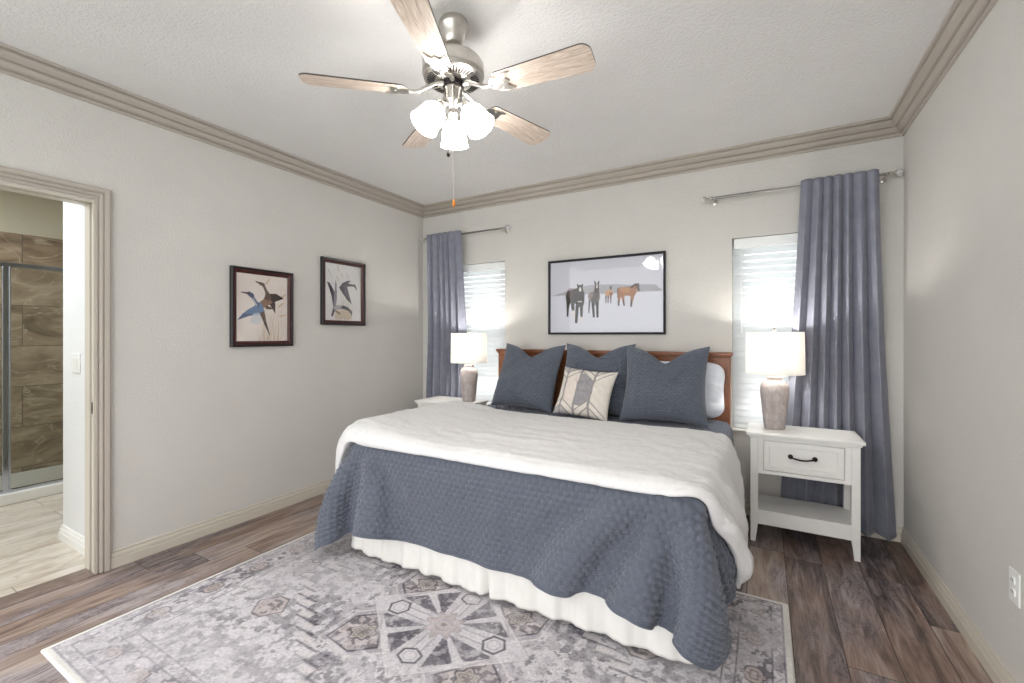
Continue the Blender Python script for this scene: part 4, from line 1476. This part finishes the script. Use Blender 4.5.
def cushion_art(u, v):
    base = np.array(rgb(226, 219, 210)[:3]); gr = np.array(rgb(160, 157, 160)[:3]); ln = np.array(rgb(158, 153, 153)[:3]); pk = np.array(rgb(228, 216, 208)[:3])
    A = np.ones(u.shape + (3,)) * base
    asp = 1.0
    A = np.where(((u > 0.40) & (u < 0.68) & (v > 0.16 - 0.0 * u) & (v < 0.88))[..., None], gr * (0.85 + 0.3 * fbm(u * 40, v * 40, 7)[..., None]), A)
    A = np.where(((u > 0.13) & (u < 0.38) & (v > 0.2) & (v < 0.8))[..., None], pk, A)
    # four chevron corners: stripes meeting at the two vertical seams
    for xc in (0.13, 0.68):
        du = np.abs(u - xc)
        for sgn in (1, -1):
            vv = v if sgn > 0 else 1 - v
            h = vv - (0.70 + du * 0.85)
            reg = (h > 0) & (du < 0.29)
            A = np.where(reg[..., None], base, A)
            for o_ in (0.0, 0.13):
                A = np.where((reg & (np.abs(h - o_ - 0.015) < 0.021))[..., None], ln, A)
            A = np.where((reg & (h > 0.025) & (h < 0.125))[..., None], base * 1.04, A)
            A = np.where((reg & (h > 0.155))[..., None], (base * 0.35 + gr * 0.65) if xc < 0.4 else base * 0.97, A)
    for xc in (0.13, 0.395, 0.68):
        A = np.where((np.abs(u - xc) < 0.019)[..., None], ln, A)
    return A


pillow('accent_cushion', 'small cream and grey chevron cushion at the front of the pillows', 0.42, 0.375, 0.15, (-1.150, 2.985, TOP + 0.038), math.radians(26), math.radians(-2), M['cushion_print'], 0.0, 180, 0, 9, col=cushion_art, cat='cushion', roll=math.radians(4))

# ------------------------------------------------------------------ nightstands
def nightstand(lab, x, y):
    t = thing('nightstand', lab, 'nightstand', (x, y, 0))
    hw, hd, hk = 0.278, 0.200, 0.130
    Zt = 0.690
    wp = M['white_paint']
    m = MB().box(-0.300, 0.300, -0.222, 0.140, Zt - 0.020, Zt)
    m.build('top', wp, t, bevel=0.005)
    MB().box(-0.286, 0.286, -0.210, 0.134, Zt - 0.034, Zt - 0.020).build('top_moulding', wp, t, bevel=0.004)
    lw = 0.042
    for sx in (-1, 1):
        for sy in (-1, 1):
            x0, x1 = sorted((sx * hw, sx * (hw - lw)))
            hy2 = hd if sy < 0 else hk
            y0, y1 = sorted((sy * hy2, sy * (hy2 - lw)))
            tx0, tx1 = sorted((sx * hw, sx * (hw - lw + 0.014)))
            ty0, ty1 = sorted((sy * hy2, sy * (hy2 - lw + 0.014)))
            m = MB()
            # tapered foot below the shelf, square above: one welded outline
            vs = []
            for (a0, a1, c0, c1, z) in ((tx0, tx1, ty0, ty1, 0), (x0, x1, y0, y1, 0.115), (x0, x1, y0, y1, Zt - 0.034)):
                vs += [(a0, c0, z), (a1, c0, z), (a1, c1, z), (a0, c1, z)]
            fs = [(3, 2, 1, 0), (8, 9, 10, 11)]
            for l_ in (0, 4):
                for i in range(4):
                    fs.append((l_ + i, l_ + (i + 1) % 4, l_ + 4 + (i + 1) % 4, l_ + 4 + i))
            m.add(vs, fs)
            m.build('leg', wp, t, bevel=0.002)
    zi0, zi1 = 0.432, Zt - 0.034
    for sx in (-1, 1):
        x0, x1 = sorted((sx * (hw - 0.010), sx * (hw - 0.026)))
        MB().box(x0, x1, -hd + lw, hk - lw, zi0, zi1).build('side_panel', wp, t)
    MB().box(-hw + lw, hw - lw, hk - 0.016, hk - 0.006, zi0, zi1).build('back_panel', wp, t)
    # face frame round the drawer
    m = MB()
    f0 = -hd + 0.004
    m.box(-hw + lw, -hw + lw + 0.030, f0, f0 + 0.018, zi0 + 0.022, zi1)
    m.box(hw - lw - 0.030, hw - lw, f0, f0 + 0.018, zi0 + 0.022, zi1)
    m.box(-hw + lw, hw - lw, f0, f0 + 0.018, zi0, zi0 + 0.022)
    m.box(-hw + lw + 0.030, hw - lw - 0.030, f0, f0 + 0.018, zi1 - 0.014, zi1)
    m.build('face_frame', wp, t, bevel=0.001)
    d = bpy.data.objects.new('drawer', None); link(d, t)
    dx = hw - lw - 0.033
    z0, z1 = zi0 + 0.025, zi1 - 0.017
    frame_mesh(2 * dx, z1 - z0, 0.032, 0.02, [(0, 0.016), (0, 0), (0.9, 0), (1, 0.007), (1, 0.016)]).build('drawer_frame', wp, d)
    for ch in d.children:
        ch.location = (0, f0 + 0.001, (z0 + z1) / 2)
    MB().box(-dx + 0.02, dx - 0.02, f0 + 0.008, f0 + 0.018, z0 + 0.02, z1 - 0.02).build('drawer_panel', wp, d)
    zc = (z0 + z1) / 2 + 0.008
    m = MB()
    hy_ = f0 + 0.008
    for s in (-1, 1):
        m.lathe([(0.014, 0), (0.014, 0.004), (0.008, 0.008), (0.007, 0.020), (0.010, 0.024), (0.004, 0.027)], 16,
                mat=Matrix.Translation((s * 0.062, hy_, zc)) @ Matrix.Rotation(PI / 2, 4, 'X'))
    m.tube([(-0.062 + 0.124 * q, hy_ - 0.019 - 0.004 * math.sin(PI * q), zc - 0.012 * math.sin(PI * q)) for q in np.linspace(0, 1, 17)], 0.0052, 10)
    m.build('handle', M['dark_metal'], d, smooth=True, label='black bail pull')
    MB().box(-hw + 0.006, hw - 0.006, -hd + 0.004, hk - 0.004, 0.178, 0.200).build('shelf', wp, t, bevel=0.002)
    m = MB().box(-hw + lw - 0.002, hw - lw + 0.002, -hd + 0.004, -hd + 0.020, 0.112, 0.178)
    m.build('apron', wp, t, bevel=0.002)
    for sx in (-1, 1):
        x0, x1 = sorted((sx * (hw - 0.006), sx * (hw - 0.022)))
        MB().box(x0, x1, -hd + lw, hk - lw, 0.128, 0.178).build('side_rail', wp, t)
    return t


nightstand('white one drawer nightstand with black pull right of the bed', 0.203, 3.385)
nightstand('white nightstand left of the bed mostly hidden by the duvet', 2 * BX - 0.203 - 0.0, 3.385)


# ------------------------------------------------------------------ table lamps
def table_lamp(lab, x, y, z, watt):
    t = thing('table_lamp', lab, 'lamp', (x, y, z))
    prof = [(0.056, 0.0), (0.060, 0.004), (0.064, 0.04), (0.072, 0.12), (0.080, 0.20), (0.0835, 0.245), (0.081, 0.275), (0.072, 0.296), (0.056, 0.310), (0.044, 0.316), (0.042, 0.322), (0.047, 0.330), (0.045, 0.338), (0.030, 0.342), (0.022, 0.343)]
    MB().lathe(prof, 40).build('base', M['ceramic'], t, smooth=True)
    MB().lathe([(0.014, 0.342), (0.014, 0.360), (0.010, 0.364), (0.006, 0.366), (0.006, 0.385)], 16).build('neck', M['nickel'], t, smooth=True)
    zs0, zs1 = 0.358, 0.630
    m = MB().lathe([(0.172, zs0), (0.170, zs0 + 0.003), (0.166, zs1 - 0.003), (0.167, zs1)], 64, cap=False)
    m.lathe([(0.1645, zs1 - 0.0), (0.1675, zs0)], 64, cap=False)
    s = m.build('lamp_shade', M['shade'], t, smooth=True)
    m = MB()
    for k_ in range(3):
        a = 2 * PI * k_ / 3
        m.tube([(0.008 * math.cos(a), 0.008 * math.sin(a), zs1 - 0.015), (0.165 * math.cos(a), 0.165 * math.sin(a), zs1 - 0.006)], 0.0018, 6)
    for s_ in (-1, 1):
        m.tube([(s_ * 0.012, 0, 0.37), (s_ * 0.045, 0, 0.43), (s_ * 0.045, 0, 0.56), (s_ * 0.01, 0, zs1 - 0.012)], 0.0018, 6)
    m.lathe([(0.010, zs1 - 0.018), (0.010, zs1 - 0.012)], 10)
    m.build('harp', M['nickel'], t)
    MB().lathe([(0.004, zs1 - 0.012), (0.004, zs1), (0.009, zs1 + 0.006), (0.011, zs1 + 0.014), (0.006, zs1 + 0.022), (0.003, zs1 + 0.028)], 14).build('finial', M['nickel'], t, smooth=True)
    m = MB().lathe([(0.013, 0.375), (0.013, 0.41), (0.018, 0.425), (0.030, 0.455), (0.029, 0.475), (0.018, 0.492), (0.003, 0.498)], 20)
    bu = m.build('bulb', M['bulb'], t, smooth=True)
    d = lamp('lamp_light', 'POINT', (0, 0, 0.56), watt, (1.0, 0.97, 0.92), 0.028)
    d.parent = t
    return t


k = NT('lit_bulb')
k.set(rgb(255, 250, 240), 0.4)
k.b.inputs['Emission Color'].default_value = (1, 0.93, 0.84, 1)
k.b.inputs['Emission Strength'].default_value = 6
M['bulb'] = k.m
table_lamp('lit table lamp with whitewashed base on the right nightstand', 0.060, 3.375, 0.6905, 6)
table_lamp('lit table lamp with whitewashed base on the left nightstand', -2.386, 3.375, 0.6905, 6)

# ------------------------------------------------------------------ ceiling fan
fan = thing('ceiling_fan', 'brushed nickel ceiling fan with pale oak blades and three lit glass shades', 'ceiling fan', (FX, FY, ZC))
def Zf(z):
    return z - ZC
MB().lathe([(0.058, 0.0), (0.062, -0.008), (0.063, -0.024), (0.060, -0.032), (0.053, -0.045), (0.047, -0.070), (0.042, -0.095), (0.036, -0.102), (0.020, -0.104)], 36).build('canopy', M['nickel'], fan, smooth=True)
MB().lathe([(0.0125, -0.09), (0.0125, -0.135), (0.024, -0.145), (0.026, -0.163), (0.0, -0.164)], 20, cap=False).build('downrod', M['nickel'], fan, smooth=True)
MB().lathe([(0.03, Zf(2.495)), (0.095, Zf(2.492)), (0.122, Zf(2.484)), (0.132, Zf(2.468)), (0.1335, Zf(2.425)), (0.128, Zf(2.418)), (0.128, Zf(2.410)), (0.118, Zf(2.402)), (0.075, Zf(2.396)), (0.05, Zf(2.394))], 48).build('motor_housing', M['nickel'], fan, smooth=True)
m = MB()
for k_ in range(48):
    a = 2 * PI * k_ / 48
    if (k_ % 12) in (0,):
        continue
    ca, sa = math.cos(a), math.sin(a)
    w_ = 0.0022
    def pp(r, s, z):
        return (r * ca - s * sa, r * sa + s * ca, z)
    m.hexa([pp(0.080, -w_, Zf(2.3945)), pp(0.112, -w_, Zf(2.3990)), pp(0.112, w_, Zf(2.3990)), pp(0.080, w_, Zf(2.3945))],
           [pp(0.080, -w_, Zf(2.4)), pp(0.112, -w_, Zf(2.404)), pp(0.112, w_, Zf(2.404)), pp(0.080, w_, Zf(2.4))])
m.build('vent_slots', M['dark_metal'], fan)
MB().lathe([(0.046, Zf(2.395)), (0.046, Zf(2.375)), (0.040, Zf(2.373))], 32).build('flywheel', M['dark_metal'], fan, smooth=True)
MB().lathe([(0.036, Zf(2.374)), (0.039, Zf(2.366)), (0.039, Zf(2.318)), (0.041, Zf(2.314)), (0.040, Zf(2.308)), (0.034, Zf(2.300)), (0.026, Zf(2.285)), (0.018, Zf(2.278)), (0.018, Zf(2.262)), (0.022, Zf(2.256)), (0.018, Zf(2.244)), (0.009, Zf(2.236)), (0.004, Zf(2.228))], 32).build('switch_housing', M['nickel'], fan, smooth=True)

ZB = Zf(2.345)
def blade_outline(n=24):
    r0, r1 = 0.205, 0.618
    w0, w1 = 0.052, 0.068
    pts = []
    c = 0.022
    for t in np.linspace(PI, 1.5 * PI, 6): pts.append((r0 + c + c * math.cos(t), -w0 + c + c * math.sin(t)))
    c2 = 0.040
    for t in np.linspace(-PI / 2, 0, 8): pts.append((r1 - c2 + c2 * math.cos(t), -w1 + c2 + c2 * math.sin(t)))
    for t in np.linspace(0, PI / 2, 8): pts.append((r1 - c2 + c2 * math.cos(t), w1 - c2 + c2 * math.sin(t)))
    for t in np.linspace(PI / 2, PI, 6): pts.append((r0 + c + c * math.cos(t), w0 - c + c * math.sin(t)))
    return pts


BLADES = []
for k_ in range(5):
    a = math.radians(4.5 + 72 * k_)
    pts = blade_outline()
    q = len(pts)
    vs = [(x, y, -0.003) for x, y in pts] + [(x, y, 0.003) for x, y in pts]
    fs = [tuple(reversed(range(q))), tuple(range(q, 2 * q))]
    sides = [(i, (i + 1) % q, q + (i + 1) % q, q + i) for i in range(q)]
    bl = pt_mesh('blade', vs, fs + sides, M['blade'], fan)
    bl.data.materials.append(M['blade_edge'])
    for p in bl.data.polygons:
        if p.index >= 2:
            p.material_index = 1
    bl.rotation_euler = (math.radians(-12), 0, a)
    bl.location = (0, 0, ZB)
    # blade iron: curved arm with a scalloped plate under the blade
    m = MB()
    arm = [(0.040, 0, 0.040), (0.075, 0, 0.036), (0.110, 0, 0.018), (0.150, 0, -0.004), (0.190, 0, -0.008)]
    m.tube(arm, [0.010, 0.009, 0.008, 0.009, 0.009], 10)
    out = [(0.175, 0.0), (0.185, -0.022), (0.205, -0.036), (0.222, -0.030), (0.232, -0.038), (0.262, -0.046), (0.285, -0.042), (0.268, -0.030), (0.258, -0.016), (0.270, 0.0)]
    out = out + [(x, -y) for x, y in reversed(out[1:-1])]
    qq = len(out)
    vs = [(x, y, -0.0095) for x, y in out] + [(x, y, -0.0035) for x, y in out]
    m.add(vs, [tuple(reversed(range(qq))), tuple(range(qq, 2 * qq))] + [(i, (i + 1) % qq, qq + (i + 1) % qq, qq + i) for i in range(qq)])
    for px_, py_ in ((0.245, 0.0), (0.235, 0.026), (0.235, -0.026)):
        m.sphere((px_, py_, -0.0105), 0.0045, 6, 0.6)
    ir = m.build('blade_iron', M['nickel'], fan)
    ir.rotation_euler = (math.radians(-12), 0, a)
    ir.location = (0, 0, ZB)

for k_ in range(3):
    a = math.radians(125 + 120 * k_)
    ca, sa = math.cos(a), math.sin(a)
    arm = [(0.020, Zf(2.292)), (0.045, Zf(2.296)), (0.056, Zf(2.292)), (0.060, Zf(2.284))]
    m = MB().tube([(r * ca, r * sa, z) for r, z in arm], 0.007, 10)
    tl_ = math.radians(36)
    ax = Vector((ca * math.sin(tl_), sa * math.sin(tl_), -math.cos(tl_)))
    rotm = Vector((0, 0, 1)).rotation_difference(ax).to_matrix().to_4x4()
    mt = Matrix.Translation((0.058 * ca, 0.058 * sa, Zf(2.284))) @ rotm
    m.lathe([(0.010, -0.006), (0.022, 0.0), (0.026, 0.012), (0.026, 0.026)], 20, mat=mt)
    m.build('lamp_arm', M['nickel'], fan, smooth=True)
    shp = [(r_ * 0.86, z_ * 0.94) for r_, z_ in ((0.024, 0.018), (0.034, 0.026), (0.050, 0.042), (0.060, 0.062), (0.064, 0.085), (0.065, 0.108), (0.069, 0.128), (0.074, 0.142))]
    m = MB().lathe(shp + [(r - 0.003, z) for r, z in reversed(shp)], 40, mat=mt, cap=False)
    m.build('glass_shade', M['lit_glass'], fan, smooth=True)
    m = MB().lathe([(0.012, 0.026), (0.014, 0.05), (0.026, 0.075), (0.028, 0.092), (0.020, 0.108), (0.003, 0.115)], 16, mat=mt)
    m.build('bulb', M['bulb'], fan, smooth=True)


def pull_chain(x, y, z0, z1, mat, name):
    m = MB()
    n = int((z0 - z1) / 0.0065)
    m.tube([(x, y, z0), (x, y, z1)], 0.0009, 6)
    for i in range(n):
        m.sphere((x, y, z0 - i * 0.0065), 0.0017, 4)
    c = m.build('pull_chain', M['nickel'], fan)
    MB().lathe([(0.002, 0.004), (0.005, -0.004), (0.0075, -0.014), (0.0075, -0.022), (0.005, -0.028), (0.002, -0.030)], 12, x, y, z1).build('pull_fob', mat, c, smooth=True)
    return c


u_ = Vector((0.869, 0.495, 0))        # towards the right as seen from the room's front
pull_chain(0.002, 0.0, Zf(2.23), Zf(1.885), M['amber'], 'a')
pull_chain(-0.022 * u_.x, -0.022 * u_.y, Zf(2.262), Zf(2.102), M['dark_metal'], 'b')
